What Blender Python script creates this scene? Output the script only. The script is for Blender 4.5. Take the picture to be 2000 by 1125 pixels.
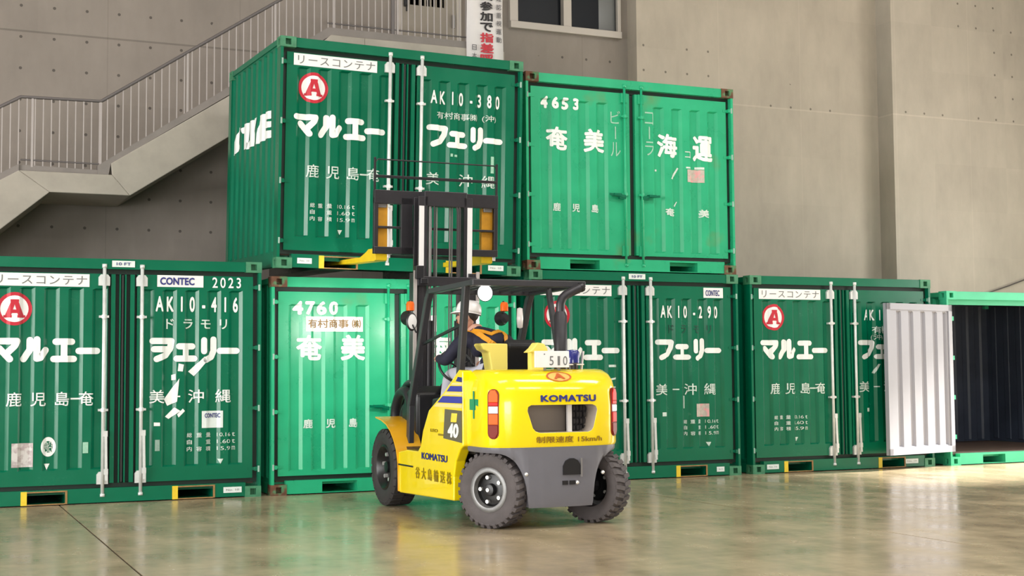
import bpy, bmesh, math, random
from mathutils import Matrix, Vector
random.seed(7)
R = math.radians
for o in list(bpy.data.objects):
    bpy.data.objects.remove(o)
SC = bpy.context.scene
COL = SC.collection

# ---------------------------------------------------------------- camera
cam_d = bpy.data.cameras.new('camera'); cam = bpy.data.objects.new('camera', cam_d); COL.objects.link(cam)
cam_d.sensor_width = 36; cam_d.lens = 47.8227; cam_d.clip_end = 300
_r = (0.9144984692, -0.4045167746, -0.0076634744)
_u = (-0.0179609145, -0.0595126908, 0.9980659523)
_f = (0.4041904939, 0.9125921426, 0.0616897559)
cam.matrix_world = Matrix(((_r[0], _u[0], -_f[0], -1.3555021), (_r[1], _u[1], -_f[1], -14.9542478),
                           (_r[2], _u[2], -_f[2], 1.3481926), (0, 0, 0, 1)))
SC.camera = cam
# ---------------------------------------------------------------- world and lights
SC.view_settings.view_transform = 'Standard'; SC.view_settings.look = 'None'
SC.view_settings.exposure = -0.26; SC.view_settings.gamma = 1.0
SC.view_settings.use_curve_mapping = False
wd = bpy.data.worlds.new('overcast_sky'); SC.world = wd; wd.use_nodes = True
bg = wd.node_tree.nodes['Background']; bg.inputs[0].default_value = (0.86, 0.93, 1.0, 1); bg.inputs[1].default_value = 0.55

def area(name, loc, target, sx, sy, power, color=(1, 1, 1), spread=180):
    l = bpy.data.lights.new(name, 'AREA'); l.shape = 'RECTANGLE'; l.size = sx; l.size_y = sy
    l.energy = power; l.color = color; l.spread = R(spread)
    o = bpy.data.objects.new(name, l); COL.objects.link(o); o.location = loc
    o.rotation_euler = (Vector(target) - Vector(loc)).to_track_quat('-Z', 'Y').to_euler()
    return o
# daylight through the loading doors on the left, on the right and through the open front, plus unseen fill lamps added below the closed ceiling
area('daylight_loading_door', (-12.9, -8.5, 3.2), (0, -8.5, 3.2), 13.0, 6.0, 3300, (1.0, 0.99, 0.96))
area('daylight_front_door', (-7.5, -29.7, 3.1), (-7.5, 0, 3.1), 9.0, 6.0, 1900, (1.0, 0.985, 0.95))
area('daylight_side_door', (18.0, -6.2, 2.7), (10, -6.2, 2.6), 2.8, 5.0, 330, (1.0, 0.97, 0.92))
area('daylight_side_door', (18.0, -1.5, 2.6), (10, -1.5, 2.4), 2.6, 5.0, 420, (1.0, 0.97, 0.92))
sun_d = bpy.data.lights.new('sun', 'SUN'); sun_d.energy = 30.0; sun_d.angle = R(7); sun_d.color = (1.0, 0.94, 0.84)
sun = bpy.data.objects.new('sun', sun_d); COL.objects.link(sun); sun.rotation_euler = Vector((-0.85, 0.05, -0.50)).to_track_quat('-Z', 'Y').to_euler()
for _x, _p in ((0.0, 240), (6.5, 470), (13.0, 450)):
    for _y in (-17.0, -8.5):
        area('overhead_fill', (_x, _y, 10.7), (_x, _y, 0), 4.5, 2.0, _p, (1.0, 0.97, 0.93))

# ---------------------------------------------------------------- materials
def srgb(r, g, b):
    f = lambda c: (c / 255 / 12.92) if c / 255 <= 0.04045 else ((c / 255 + 0.055) / 1.055) ** 2.4
    return (f(r), f(g), f(b))
def nd(nt, t, **kw):
    n = nt.nodes.new(t)
    for k, v in kw.items(): setattr(n, k, v)
    return n
def mat(name, base, rough=0.5, metal=0.0, spec=0.5, var=0.0, vscale=3.0, bump=0.0, bscale=60.0, emit=None, estr=0.0, coat=0.0, second=None, sscale=2.0, sthr=(0.55, 0.7), rvar=0.0, stretch=(1, 1, 1)):
    m = bpy.data.materials.new(name); m.use_nodes = True; nt = m.node_tree
    b = nt.nodes['Principled BSDF']
    b.inputs['Roughness'].default_value = rough; b.inputs['Metallic'].default_value = metal
    b.inputs['Specular IOR Level'].default_value = spec; b.inputs['Coat Weight'].default_value = coat
    b.inputs['Base Color'].default_value = (*base, 1)
    if emit:
        b.inputs['Emission Color'].default_value = (*emit, 1); b.inputs['Emission Strength'].default_value = estr
    if var or bump or second or rvar:
        tc = nd(nt, 'ShaderNodeTexCoord'); mp = nd(nt, 'ShaderNodeMapping'); mp.inputs['Scale'].default_value = stretch
        nt.links.new(tc.outputs['Object'], mp.inputs['Vector'])
        out = None
        if var or rvar:
            nz = nd(nt, 'ShaderNodeTexNoise'); nz.inputs['Scale'].default_value = vscale; nz.inputs['Detail'].default_value = 6; nz.inputs['Roughness'].default_value = 0.62
            nt.links.new(mp.outputs[0], nz.inputs['Vector'])
        if var:
            mr = nd(nt, 'ShaderNodeMapRange'); mr.inputs[1].default_value = 0.25; mr.inputs[2].default_value = 0.75; mr.inputs[3].default_value = 1 - var; mr.inputs[4].default_value = 1 + var
            nt.links.new(nz.outputs['Fac'], mr.inputs[0])
            mx = nd(nt, 'ShaderNodeVectorMath', operation='SCALE'); mx.inputs[0].default_value = base
            nt.links.new(mr.outputs[0], mx.inputs['Scale']); out = mx.outputs[0]
        if rvar:
            m2 = nd(nt, 'ShaderNodeMapRange'); m2.inputs[1].default_value = 0.3; m2.inputs[2].default_value = 0.7; m2.inputs[3].default_value = max(0.02, rough - rvar); m2.inputs[4].default_value = rough + rvar
            nt.links.new(nz.outputs['Fac'], m2.inputs[0]); nt.links.new(m2.outputs[0], b.inputs['Roughness'])
        if second:
            n2 = nd(nt, 'ShaderNodeTexNoise'); n2.inputs['Scale'].default_value = sscale; n2.inputs['Detail'].default_value = 8
            nt.links.new(mp.outputs[0], n2.inputs['Vector'])
            r2 = nd(nt, 'ShaderNodeMapRange'); r2.inputs[1].default_value = sthr[0]; r2.inputs[2].default_value = sthr[1]
            nt.links.new(n2.outputs['Fac'], r2.inputs[0])
            mix = nd(nt, 'ShaderNodeMix', data_type='RGBA')
            nt.links.new(r2.outputs[0], mix.inputs[0])
            if out: nt.links.new(out, mix.inputs[6])
            else: mix.inputs[6].default_value = (*base, 1)
            mix.inputs[7].default_value = (*second, 1); out = mix.outputs[2]
        if out: nt.links.new(out, b.inputs['Base Color'])
        if bump:
            n3 = nd(nt, 'ShaderNodeTexNoise'); n3.inputs['Scale'].default_value = bscale; n3.inputs['Detail'].default_value = 4
            nt.links.new(mp.outputs[0], n3.inputs['Vector'])
            bp = nd(nt, 'ShaderNodeBump'); bp.inputs['Strength'].default_value = bump; bp.inputs['Distance'].default_value = 0.01
            nt.links.new(n3.outputs['Fac'], bp.inputs['Height']); nt.links.new(bp.outputs[0], b.inputs['Normal'])
    return m
def math_n(nt, op, a, b=None):
    n = nd(nt, 'ShaderNodeMath', operation=op)
    for i, v in enumerate((a, b)):
        if v is None: continue
        if isinstance(v, (int, float)): n.inputs[i].default_value = v
        else: nt.links.new(v, n.inputs[i])
    return n.outputs[0]
def concrete(name, base, line_z, line_light, pitch, seam, hole_z, x0=0.0):
    """cast concrete: mottling, a pour joint, faint formwork seams and form-tie holes (small surface marks)"""
    m = bpy.data.materials.new(name); m.use_nodes = True; nt = m.node_tree; b = nt.nodes['Principled BSDF']
    b.inputs['Roughness'].default_value = 0.75; b.inputs['Specular IOR Level'].default_value = 0.3
    tc = nd(nt, 'ShaderNodeTexCoord'); sp = nd(nt, 'ShaderNodeSeparateXYZ'); nt.links.new(tc.outputs['Object'], sp.inputs[0])
    X, Z = sp.outputs[0], sp.outputs[2]
    def noise(scale, det=6, st=None):
        n = nd(nt, 'ShaderNodeTexNoise'); n.inputs['Scale'].default_value = scale; n.inputs['Detail'].default_value = det; n.inputs['Roughness'].default_value = 0.6
        if st:
            mp = nd(nt, 'ShaderNodeMapping'); mp.inputs['Scale'].default_value = st
            nt.links.new(tc.outputs['Object'], mp.inputs[0]); nt.links.new(mp.outputs[0], n.inputs[0])
        else: nt.links.new(tc.outputs['Object'], n.inputs[0])
        return n.outputs['Fac']
    n1 = noise(0.8); n2 = noise(5.0, 8, (1, 1, 0.35))
    # each formwork board cast a slightly different tone
    cell = nd(nt, 'ShaderNodeTexWhiteNoise', noise_dimensions='2D')
    cv = nd(nt, 'ShaderNodeCombineXYZ')
    nt.links.new(math_n(nt, 'FLOOR', math_n(nt, 'DIVIDE', math_n(nt, 'SUBTRACT', X, x0), seam)), cv.inputs[0])
    nt.links.new(math_n(nt, 'FLOOR', math_n(nt, 'DIVIDE', math_n(nt, 'SUBTRACT', Z, line_z), seam * 0.5)), cv.inputs[1])
    nt.links.new(cv.outputs[0], cell.inputs['Vector'])
    tone = math_n(nt, 'ADD', math_n(nt, 'MULTIPLY', n1, 0.40), math_n(nt, 'MULTIPLY', n2, 0.30))
    tone = math_n(nt, 'ADD', tone, math_n(nt, 'MULTIPLY', cell.outputs[0], 0.07))
    tone = math_n(nt, 'ADD', tone, 0.64)
    fx = math_n(nt, 'ABSOLUTE', math_n(nt, 'SUBTRACT', math_n(nt, 'FRACT', math_n(nt, 'DIVIDE', math_n(nt, 'SUBTRACT', X, x0), pitch)), 0.5))
    fz = math_n(nt, 'ABSOLUTE', math_n(nt, 'SUBTRACT', math_n(nt, 'FRACT', math_n(nt, 'DIVIDE', math_n(nt, 'SUBTRACT', Z, hole_z), pitch)), 0.5))
    dist = math_n(nt, 'POWER', math_n(nt, 'ADD', math_n(nt, 'MULTIPLY', fx, fx), math_n(nt, 'MULTIPLY', fz, fz)), 0.5)
    present = math_n(nt, 'MULTIPLY', math_n(nt, 'GREATER_THAN', noise(0.35, 2), 0.46), math_n(nt, 'GREATER_THAN', Z, line_z - 0.3 if line_light else 3.0))
    hole = math_n(nt, 'MULTIPLY', math_n(nt, 'LESS_THAN', dist, 0.048), present)
    sx = math_n(nt, 'ABSOLUTE', math_n(nt, 'SUBTRACT', math_n(nt, 'FRACT', math_n(nt, 'DIVIDE', math_n(nt, 'SUBTRACT', X, x0), seam)), 0.5))
    seamx = math_n(nt, 'LESS_THAN', sx, 0.0045)
    pj = math_n(nt, 'LESS_THAN', math_n(nt, 'ABSOLUTE', math_n(nt, 'SUBTRACT', Z, line_z)), 0.013)
    tone = math_n(nt, 'MULTIPLY', tone, math_n(nt, 'SUBTRACT', 1.0, math_n(nt, 'MULTIPLY', hole, 0.6)))
    tone = math_n(nt, 'MULTIPLY', tone, math_n(nt, 'ADD', 1.0, math_n(nt, 'MULTIPLY', seamx, 0.08 if line_light else -0.12)))
    tone = math_n(nt, 'MULTIPLY', tone, math_n(nt, 'ADD', 1.0, math_n(nt, 'MULTIPLY', pj, 0.14 if line_light else -0.3)))
    mx = nd(nt, 'ShaderNodeVectorMath', operation='SCALE'); mx.inputs[0].default_value = base
    nt.links.new(tone, mx.inputs['Scale']); nt.links.new(mx.outputs[0], b.inputs['Base Color'])
    bp = nd(nt, 'ShaderNodeBump'); bp.inputs['Strength'].default_value = 0.15; bp.inputs['Distance'].default_value = 0.01
    nt.links.new(n2, bp.inputs['Height']); nt.links.new(bp.outputs[0], b.inputs['Normal'])
    return m

M = {}
M['dgreen'] = mat('dark green container paint', (0.0, 0.140, 0.070), 0.23, spec=0.42, var=0.08, vscale=2.5, rvar=0.06)
M['dgreen_side'] = mat('dark green side panel paint', (0.0, 0.150, 0.078), 0.34, spec=0.32, var=0.12, vscale=1.6)
M['lgreen'] = mat('light green container paint', (0.020, 0.400, 0.195), 0.30, spec=0.45, var=0.12, vscale=2.5, second=(0.16, 0.20, 0.07), sscale=1.2, sthr=(0.64, 0.80), rvar=0.05)
M['open_green'] = mat('mint green container frame paint', (0.045, 0.470, 0.250), 0.40, var=0.1)
M['rust'] = mat('rusty casting', (0.13, 0.055, 0.03), 0.8, var=0.35, vscale=14, second=(0.05, 0.28, 0.13), sscale=6, sthr=(0.55, 0.68))
M['rustgreen'] = mat('weathered green casting', (0.09, 0.24, 0.14), 0.7, var=0.25, vscale=12, second=(0.16, 0.09, 0.05), sscale=5, sthr=(0.58, 0.75))
M['greencast'] = mat('green casting', (0.05, 0.22, 0.115), 0.55, var=0.3, vscale=14)
M['whitepaint'] = mat('white paint lettering', (0.86, 0.90, 0.88), 0.5, var=0.04, vscale=20)
M['thinwhite'] = mat('faded white lettering', (0.62, 0.74, 0.68), 0.55, var=0.15, vscale=30)
M['fadewhite'] = mat('worn pale green lettering', (0.32, 0.58, 0.44), 0.55, var=0.15, vscale=30)
M['plate'] = mat('white sign plate', (0.84, 0.85, 0.85), 0.45, var=0.04, vscale=6)
M['greytext'] = mat('grey lettering', (0.16, 0.17, 0.17), 0.6)
M['darktext'] = mat('black lettering', (0.02, 0.02, 0.025), 0.6)
M['dullgreen'] = mat('dark faded lettering', (0.006, 0.06, 0.04), 0.6)
M['bluetext'] = mat('navy blue lettering', (0.025, 0.03, 0.20), 0.5)
M['redpaint'] = mat('red emblem paint', (0.52, 0.010, 0.030), 0.45)
M['galv'] = mat('galvanised rod', (0.70, 0.73, 0.72), 0.38, 0.25, var=0.12, vscale=12)
M['hinge'] = mat('weathered hinge', (0.30, 0.46, 0.39), 0.5, 0.2, var=0.2, vscale=20)
M['seal'] = mat('rubber door seal', (0.045, 0.05, 0.05), 0.6)
M['gasket_gap_shade'] = mat('dark green black rubber gasket', (0.004, 0.018, 0.012), 0.55)  # rubber gasket colour, also used as painted shade in the door gaps
M['ochre'] = mat('worn ochre pocket frame', (0.30, 0.17, 0.06), 0.65, var=0.4, vscale=16)
M['pocketyel'] = mat('yellow pocket edge', (0.80, 0.58, 0.03), 0.5, var=0.12, vscale=12)
M['tag'] = mat('white data plate', (0.72, 0.80, 0.78), 0.5, var=0.06, vscale=20)
M['sticker'] = mat('weathered sticker', (0.42, 0.36, 0.36), 0.6, var=0.25, vscale=25, second=(0.6, 0.58, 0.56), sscale=14, sthr=(0.45, 0.55))
M['pinksticker'] = mat('faded pink sticker', (0.50, 0.46, 0.40), 0.6, var=0.2, vscale=25, second=(0.72, 0.36, 0.36), sscale=12, sthr=(0.5, 0.6))
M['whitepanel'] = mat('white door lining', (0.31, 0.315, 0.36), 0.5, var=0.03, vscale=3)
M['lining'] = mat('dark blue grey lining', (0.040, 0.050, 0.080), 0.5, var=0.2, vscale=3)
M['plywood'] = mat('brown floor boards', (0.09, 0.055, 0.04), 0.6, var=0.3, vscale=6)
M['yellow'] = mat('yellow forklift paint', (0.95, 0.72, 0.002), 0.16, coat=0.6, var=0.02, vscale=4)
M['orange'] = mat('orange yellow fender paint', (0.84, 0.42, 0.008), 0.28, coat=0.3)
M['forkyel'] = mat('worn yellow fork paint', (0.88, 0.60, 0.01), 0.4, var=0.1, vscale=10)
M['shank'] = mat('ochre fork shank paint', (0.62, 0.29, 0.012), 0.5, var=0.15, vscale=10)
M['cwgrey'] = mat('grey counterweight paint', (0.150, 0.150, 0.175), 0.35, var=0.05, vscale=6)
M['recess'] = mat('grey recess casting', (0.42, 0.36, 0.31), 0.5)
M['black'] = mat('black painted steel', (0.012, 0.012, 0.015), 0.38)
M['mast'] = mat('dark charcoal mast steel', (0.036, 0.034, 0.040), 0.36, 0.3, var=0.12, vscale=8)
M['polished'] = mat('polished mast rail', (0.93, 0.92, 0.93), 0.22, 0.2)
M['greymetal'] = mat('grey metal', (0.30, 0.29, 0.29), 0.4, 0.5)
M['pillar'] = mat('charcoal guard paint', (0.040, 0.040, 0.046), 0.35)
M['rubber'] = mat('black rubber', (0.032, 0.029, 0.030), 0.7, var=0.15, vscale=10, bump=0.2)
M['rearrubber'] = mat('dusty tyre rubber', (0.090, 0.078, 0.080), 0.75, var=0.15, vscale=10, bump=0.2)
M['rim'] = mat('grey wheel rim', (0.20, 0.20, 0.20), 0.4, 0.4, var=0.2, vscale=14)
M['rimdark'] = mat('dark wheel disc', (0.012, 0.012, 0.013), 0.35, 0.2)
M['nut'] = mat('bright wheel nut', (0.82, 0.82, 0.80), 0.25, 0.6)
M['redlens'] = mat('red lamp lens', (0.62, 0.012, 0.006), 0.35, spec=0.25)
M['amberlens'] = mat('amber lamp lens', (0.80, 0.13, 0.008), 0.35, spec=0.25)
M['deepred'] = mat('deep red reflector', (0.20, 0.012, 0.005), 0.35, spec=0.25)
M['clearlens'] = mat('clear lamp lens', (0.9, 0.84, 0.82), 0.15, coat=0.5)
M['worklamp'] = mat('lit work lamp', (0.95, 0.95, 0.95), 0.3, emit=(1, 0.98, 0.94), estr=4.0)
M['headlens'] = mat('lit headlamp lens', (0.95, 0.95, 0.95), 0.3, emit=(1, 0.97, 0.90), estr=6.0)
M['bluelens'] = mat('blue warning lens', (0.015, 0.022, 0.20), 0.2, coat=0.6)
M['greencross'] = mat('green safety mark', (0.012, 0.27, 0.12), 0.5)
M['boxgrey'] = mat('grey model panel', (0.13, 0.115, 0.075), 0.5)
M['violet'] = mat('violet blue stripe', (0.050, 0.050, 0.36), 0.45)
M['creamstripe'] = mat('pale cream stripe', (0.86, 0.70, 0.30), 0.45)
M['gold'] = mat('olive gold lettering', (0.30, 0.21, 0.004), 0.5)
M['brown'] = mat('brown lettering', (0.25, 0.13, 0.01), 0.5)
M['redline'] = mat('orange red emblem line', (0.55, 0.10, 0.01), 0.45)
M['peach'] = mat('peach emblem ground', (0.92, 0.50, 0.12), 0.4)
M['navy'] = mat('navy work jacket', (0.014, 0.014, 0.034), 0.8, var=0.3, vscale=12, bump=0.4, bscale=20)
M['trouser'] = mat('pale grey trousers', (0.50, 0.50, 0.58), 0.85, var=0.12, vscale=10)
M['skin'] = mat('skin', (0.58, 0.32, 0.23), 0.5, var=0.05)
M['hair'] = mat('dark hair', (0.02, 0.018, 0.016), 0.6)
M['harness'] = mat('orange harness webbing', (0.80, 0.34, 0.015), 0.6, var=0.1, vscale=20)
M['helmet'] = mat('white safety helmet', (0.85, 0.83, 0.83), 0.28, coat=0.4)
M['seat'] = mat('black vinyl seat', (0.015, 0.015, 0.018), 0.45)
M['paleyel'] = mat('pale yellow box', (0.86, 0.72, 0.16), 0.4)
M['rail'] = mat('grey painted railing', (0.42, 0.38, 0.37), 0.45, var=0.06, vscale=8)
M['handrail'] = mat('dark grey handrail', (0.14, 0.125, 0.125), 0.45)
M['banner'] = mat('white banner cloth', (0.74, 0.70, 0.70), 0.7, var=0.05, vscale=3)
M['bannerred'] = mat('red banner print', (0.58, 0.035, 0.055), 0.7)
M['bannerblack'] = mat('black banner print', (0.025, 0.022, 0.025), 0.7)
M['bannergrey'] = mat('grey banner print', (0.16, 0.15, 0.16), 0.7)
M['door'] = mat('grey beige steel door', (0.33, 0.295, 0.25), 0.45, var=0.05, vscale=2)
M['frame'] = mat('aluminium window frame', (0.50, 0.46, 0.42), 0.4, 0.2)
M['glass'] = mat('dark window glass', (0.006, 0.008, 0.012), 0.25, spec=0.15)
M['glassgrey'] = mat('greyish window glass', (0.12, 0.125, 0.125), 0.15)
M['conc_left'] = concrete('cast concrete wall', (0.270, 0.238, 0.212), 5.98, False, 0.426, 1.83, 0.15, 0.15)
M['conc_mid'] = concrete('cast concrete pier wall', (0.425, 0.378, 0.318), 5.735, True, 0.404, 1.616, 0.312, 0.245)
M['conc_right'] = concrete('cast concrete end wall', (0.425, 0.384, 0.330), 5.715, True, 0.404, 1.616, 0.312, 0.32)
M['conc_stair'] = mat('smooth stair concrete', (0.40, 0.365, 0.315), 0.75, var=0.14, vscale=2.5)
M['conc_dark'] = mat('concrete stair coping', (0.24, 0.215, 0.20), 0.75, var=0.12, vscale=3)
M['shell'] = mat('painted hall lining', (0.45, 0.44, 0.42), 0.8)
M['cable'] = mat('dark cable', (0.08, 0.07, 0.07), 0.6)
M['joint'] = mat('dark joint filler', (0.03, 0.028, 0.022), 0.7)
def floor_mat():
    m = bpy.data.materials.new('polished concrete floor'); m.use_nodes = True; nt = m.node_tree; b = nt.nodes['Principled BSDF']
    tc = nd(nt, 'ShaderNodeTexCoord')
    def noise(scale, st, det=7):
        mp = nd(nt, 'ShaderNodeMapping'); mp.inputs['Scale'].default_value = st
        n = nd(nt, 'ShaderNodeTexNoise'); n.inputs['Scale'].default_value = scale; n.inputs['Detail'].default_value = det; n.inputs['Roughness'].default_value = 0.6
        nt.links.new(tc.outputs['Object'], mp.inputs[0]); nt.links.new(mp.outputs[0], n.inputs[0]); return n.outputs['Fac']
    a = noise(0.55, (1, 1, 1)); c = noise(2.4, (1, 0.6, 1)); e = noise(9.0, (0.25, 1, 1), 4)
    t = math_n(nt, 'ADD', math_n(nt, 'MULTIPLY', a, 0.70), math_n(nt, 'ADD', math_n(nt, 'MULTIPLY', c, 0.65), math_n(nt, 'MULTIPLY', e, 0.35)))
    t = math_n(nt, 'ADD', t, 0.13)
    mx = nd(nt, 'ShaderNodeVectorMath', operation='SCALE'); mx.inputs[0].default_value = (0.420, 0.338, 0.222)
    nt.links.new(t, mx.inputs['Scale']); nt.links.new(mx.outputs[0], b.inputs['Base Color'])
    mr = nd(nt, 'ShaderNodeMapRange'); mr.inputs[1].default_value = 0.3; mr.inputs[2].default_value = 0.7; mr.inputs[3].default_value = 0.13; mr.inputs[4].default_value = 0.30
    nt.links.new(c, mr.inputs[0]); nt.links.new(mr.outputs[0], b.inputs['Roughness'])
    b.inputs['Specular IOR Level'].default_value = 0.65
    bp = nd(nt, 'ShaderNodeBump'); bp.inputs['Strength'].default_value = 0.03; bp.inputs['Distance'].default_value = 0.02
    nt.links.new(c, bp.inputs['Height']); nt.links.new(bp.outputs[0], b.inputs['Normal'])
    return m
M['floor'] = floor_mat()

# ---------------------------------------------------------------- mesh helpers
class MB:
    def __init__(s): s.v = []; s.f = []; s.m = []
    def add(s, verts, faces, m=0):
        n = len(s.v); s.v += [tuple(v) for v in verts]
        for f in faces: s.f.append(tuple(i + n for i in f)); s.m.append(m)
        return s
    def box(s, x0, y0, z0, x1, y1, z1, m=0):
        return s.add([(x0, y0, z0), (x1, y0, z0), (x1, y1, z0), (x0, y1, z0), (x0, y0, z1), (x1, y0, z1), (x1, y1, z1), (x0, y1, z1)],
                     [(0, 3, 2, 1), (4, 5, 6, 7), (0, 1, 5, 4), (1, 2, 6, 5), (2, 3, 7, 6), (3, 0, 4, 7)], m)
    def prism(s, poly, axis, a, b, m=0):
        n = len(poly)
        def P(p, t): return {'x': (t, p[0], p[1]), 'y': (p[0], t, p[1]), 'z': (p[0], p[1], t)}[axis]
        vs = [P(p, a) for p in poly] + [P(p, b) for p in poly]
        return s.add(vs, [tuple(range(n - 1, -1, -1)), tuple(range(n, 2 * n))] + [(i, (i + 1) % n, (i + 1) % n + n, i + n) for i in range(n)], m)
    def tube(s, pts, r, n=10, m=0, caps=True):
        pts = [Vector(p) for p in pts]; rs = r if isinstance(r, (list, tuple)) else [r] * len(pts); base = len(s.v)
        up = None
        for i, p in enumerate(pts):
            d = (pts[min(i + 1, len(pts) - 1)] - pts[max(i - 1, 0)]).normalized()
            if up is None: up = d.orthogonal().normalized()
            up = (up - d * up.dot(d)); up = up.normalized() if up.length > 1e-6 else d.orthogonal().normalized()
            sd = d.cross(up)
            for k in range(n):
                a = 2 * math.pi * k / n; s.v.append(tuple(p + (up * math.cos(a) + sd * math.sin(a)) * rs[i]))
        for i in range(len(pts) - 1):
            for k in range(n):
                s.f.append((base + i * n + k, base + i * n + (k + 1) % n, base + (i + 1) * n + (k + 1) % n, base + (i + 1) * n + k)); s.m.append(m)
        if caps:
            s.f.append(tuple(base + k for k in range(n - 1, -1, -1))); s.m.append(m)
            s.f.append(tuple(base + (len(pts) - 1) * n + k for k in range(n))); s.m.append(m)
        return s
    def bar(s, p0, p1, w, h, m=0, up=(0, 0, 1)):
        """rectangular bar between two points"""
        p0, p1 = Vector(p0), Vector(p1); d = (p1 - p0).normalized(); u = Vector(up); u = u - d * u.dot(d)
        u = u.normalized() if u.length > 1e-5 else d.orthogonal().normalized(); q = d.cross(u)
        vs = [p + q * (a * w / 2) + u * (b * h / 2) for p in (p0, p1) for a, b in ((-1, -1), (1, -1), (1, 1), (-1, 1))]
        return s.add(vs, [(3, 2, 1, 0), (4, 5, 6, 7), (0, 1, 5, 4), (1, 2, 6, 5), (2, 3, 7, 6), (3, 0, 4, 7)], m)
    def lathe(s, prof, n=32, m=0, mtx=None, closed=False):
        """profile (radius, height) about local z, mapped by mtx"""
        base = len(s.v); mtx = mtx or Matrix()
        for r, h in prof:
            for k in range(n):
                a = 2 * math.pi * k / n; s.v.append(tuple(mtx @ Vector((r * math.cos(a), r * math.sin(a), h))))
        L = len(prof)
        for i in range(L if closed else L - 1):
            j = (i + 1) % L
            for k in range(n):
                s.f.append((base + i * n + k, base + i * n + (k + 1) % n, base + j * n + (k + 1) % n, base + j * n + k)); s.m.append(m)
        return s
    def ball(s, c, rx, ry, rz, n=16, k=10, m=0, mtx=None):
        prof = [(math.sin(math.pi * i / k) + 1e-5, -math.cos(math.pi * i / k)) for i in range(k + 1)]
        mt = Matrix.Translation(c) @ (mtx or Matrix()) @ Matrix.Diagonal((rx, ry, rz, 1))
        return s.lathe(prof, n, m, mt)
    def xf(s, mtx):
        s.v = [tuple(mtx @ Vector(v)) for v in s.v]; return s
    def mesh(s, name, mats, smooth=False, weld=True):
        me = bpy.data.meshes.new(name); me.from_pydata(s.v, [], s.f)
        for mm in (mats if isinstance(mats, (list, tuple)) else [mats]): me.materials.append(M[mm] if isinstance(mm, str) else mm)
        me.polygons.foreach_set('material_index', s.m)
        bm = bmesh.new(); bm.from_mesh(me)
        if weld: bmesh.ops.remove_doubles(bm, verts=bm.verts, dist=1e-5)
        bmesh.ops.recalc_face_normals(bm, faces=bm.faces); bm.to_mesh(me); bm.free()
        if smooth: me.polygons.foreach_set('use_smooth', [True] * len(me.polygons))
        me.update(); return me
    def build(s, name, mats, parent=None, smooth=False, bevel=0.0, bseg=2, angle=40, autosmooth=None, weld=True):
        o = link(name, s.mesh(name, mats, smooth or autosmooth is not None, weld), parent)
        if bevel:
            b = o.modifiers.new('bevel', 'BEVEL'); b.width = bevel; b.segments = bseg; b.limit_method = 'ANGLE'; b.angle_limit = R(angle)
        if autosmooth is not None:
            sharp_edges(o.data, autosmooth)
        return o
def sharp_edges(me, deg):
    bm = bmesh.new(); bm.from_mesh(me)
    for e in bm.edges:
        e.smooth = not (len(e.link_faces) == 2 and e.calc_face_angle(0) > R(deg))
    bm.to_mesh(me); bm.free()
def link(name, data, parent=None):
    o = bpy.data.objects.new(name, data); COL.objects.link(o)
    if parent: o.parent = parent
    return o
def thing(name, label, cat, loc=(0, 0, 0), rot=(0, 0, 0), group=None):
    o = link(name, None); o.location = loc; o.rotation_euler = rot; o.empty_display_size = 0.2
    return tag(o, label, cat, group)
def tag(o, label, cat, group=None):
    o['label'] = label; o['category'] = cat
    if group: o['group'] = group
    return o
def struct(o): o['kind'] = 'structure'; return o

# ---- flat lettering, laid onto a (possibly corrugated) panel
_glyph = {}
def text2d(body, bold=0.0, spacing=1.0, res=3, line=1.0):
    k = (body, spacing)
    if k not in _glyph:
        cu = bpy.data.curves.new('t', 'FONT'); cu.body = body; cu.space_character = spacing; cu.resolution_u = res; cu.space_line = line; cu.align_x = 'LEFT'
        o = bpy.data.objects.new('t', cu); COL.objects.link(o)
        bpy.context.view_layer.update()
        me = bpy.data.meshes.new_from_object(o.evaluated_get(bpy.context.evaluated_depsgraph_get()))
        _glyph[k] = [(v.co.x, v.co.y, 0.0) for v in me.vertices], [tuple(p.vertices) for p in me.polygons]
        bpy.data.objects.remove(o); bpy.data.curves.remove(cu); bpy.data.meshes.remove(me)
    vs, fs = _glyph[k]
    if bold:                                         # heavier weight: the glyph painted again, slightly displaced
        parts = []
        for i, (dx, dy) in enumerate(((0, 0), (1, 0), (-1, 0), (0, 1), (0, -1), (.7, .7), (-.7, .7), (.7, -.7), (-.7, -.7))):
            parts.append(([(x + dx * bold, y + dy * bold, z + i * 0.0004) for x, y, z in vs], fs))
        return join2d(parts)
    return vs, fs
def fit2d(vf, rect, slant=0.0):
    vs, fs = vf; xs = [v[0] for v in vs]; ys = [v[1] for v in vs]; x0, x1, y0, y1 = min(xs), max(xs), min(ys), max(ys)
    sx = (rect[2] - rect[0]) / max(x1 - x0, 1e-6); sy = (rect[3] - rect[1]) / max(y1 - y0, 1e-6)
    return [(rect[0] + (x - x0) * sx + slant * (y - y0) * sy, rect[1] + (y - y0) * sy, z) for x, y, z in vs], fs
def txt(body, rect, bold=0.0, spacing=1.0, slant=0.0): return fit2d(text2d(body, bold, spacing), rect, slant)
def col_txt(body, rect, bold=0.0):
    """characters one below the other, each fitted into its own cell"""
    n = len(body); h = (rect[3] - rect[1]) / n; parts = []
    for i, ch in enumerate(body):
        if ch == ' ': continue
        z1 = rect[3] - i * h; r = (rect[0], z1 - 0.86 * h, rect[2], z1)
        if ch in 'ー|': c = (rect[0] + rect[2]) / 2; r = (c - 0.008, z1 - 0.8 * h, c + 0.008, z1); parts.append(rect2d(*r)); continue
        parts.append(txt(ch, r, bold))
    return join2d(parts)
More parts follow.
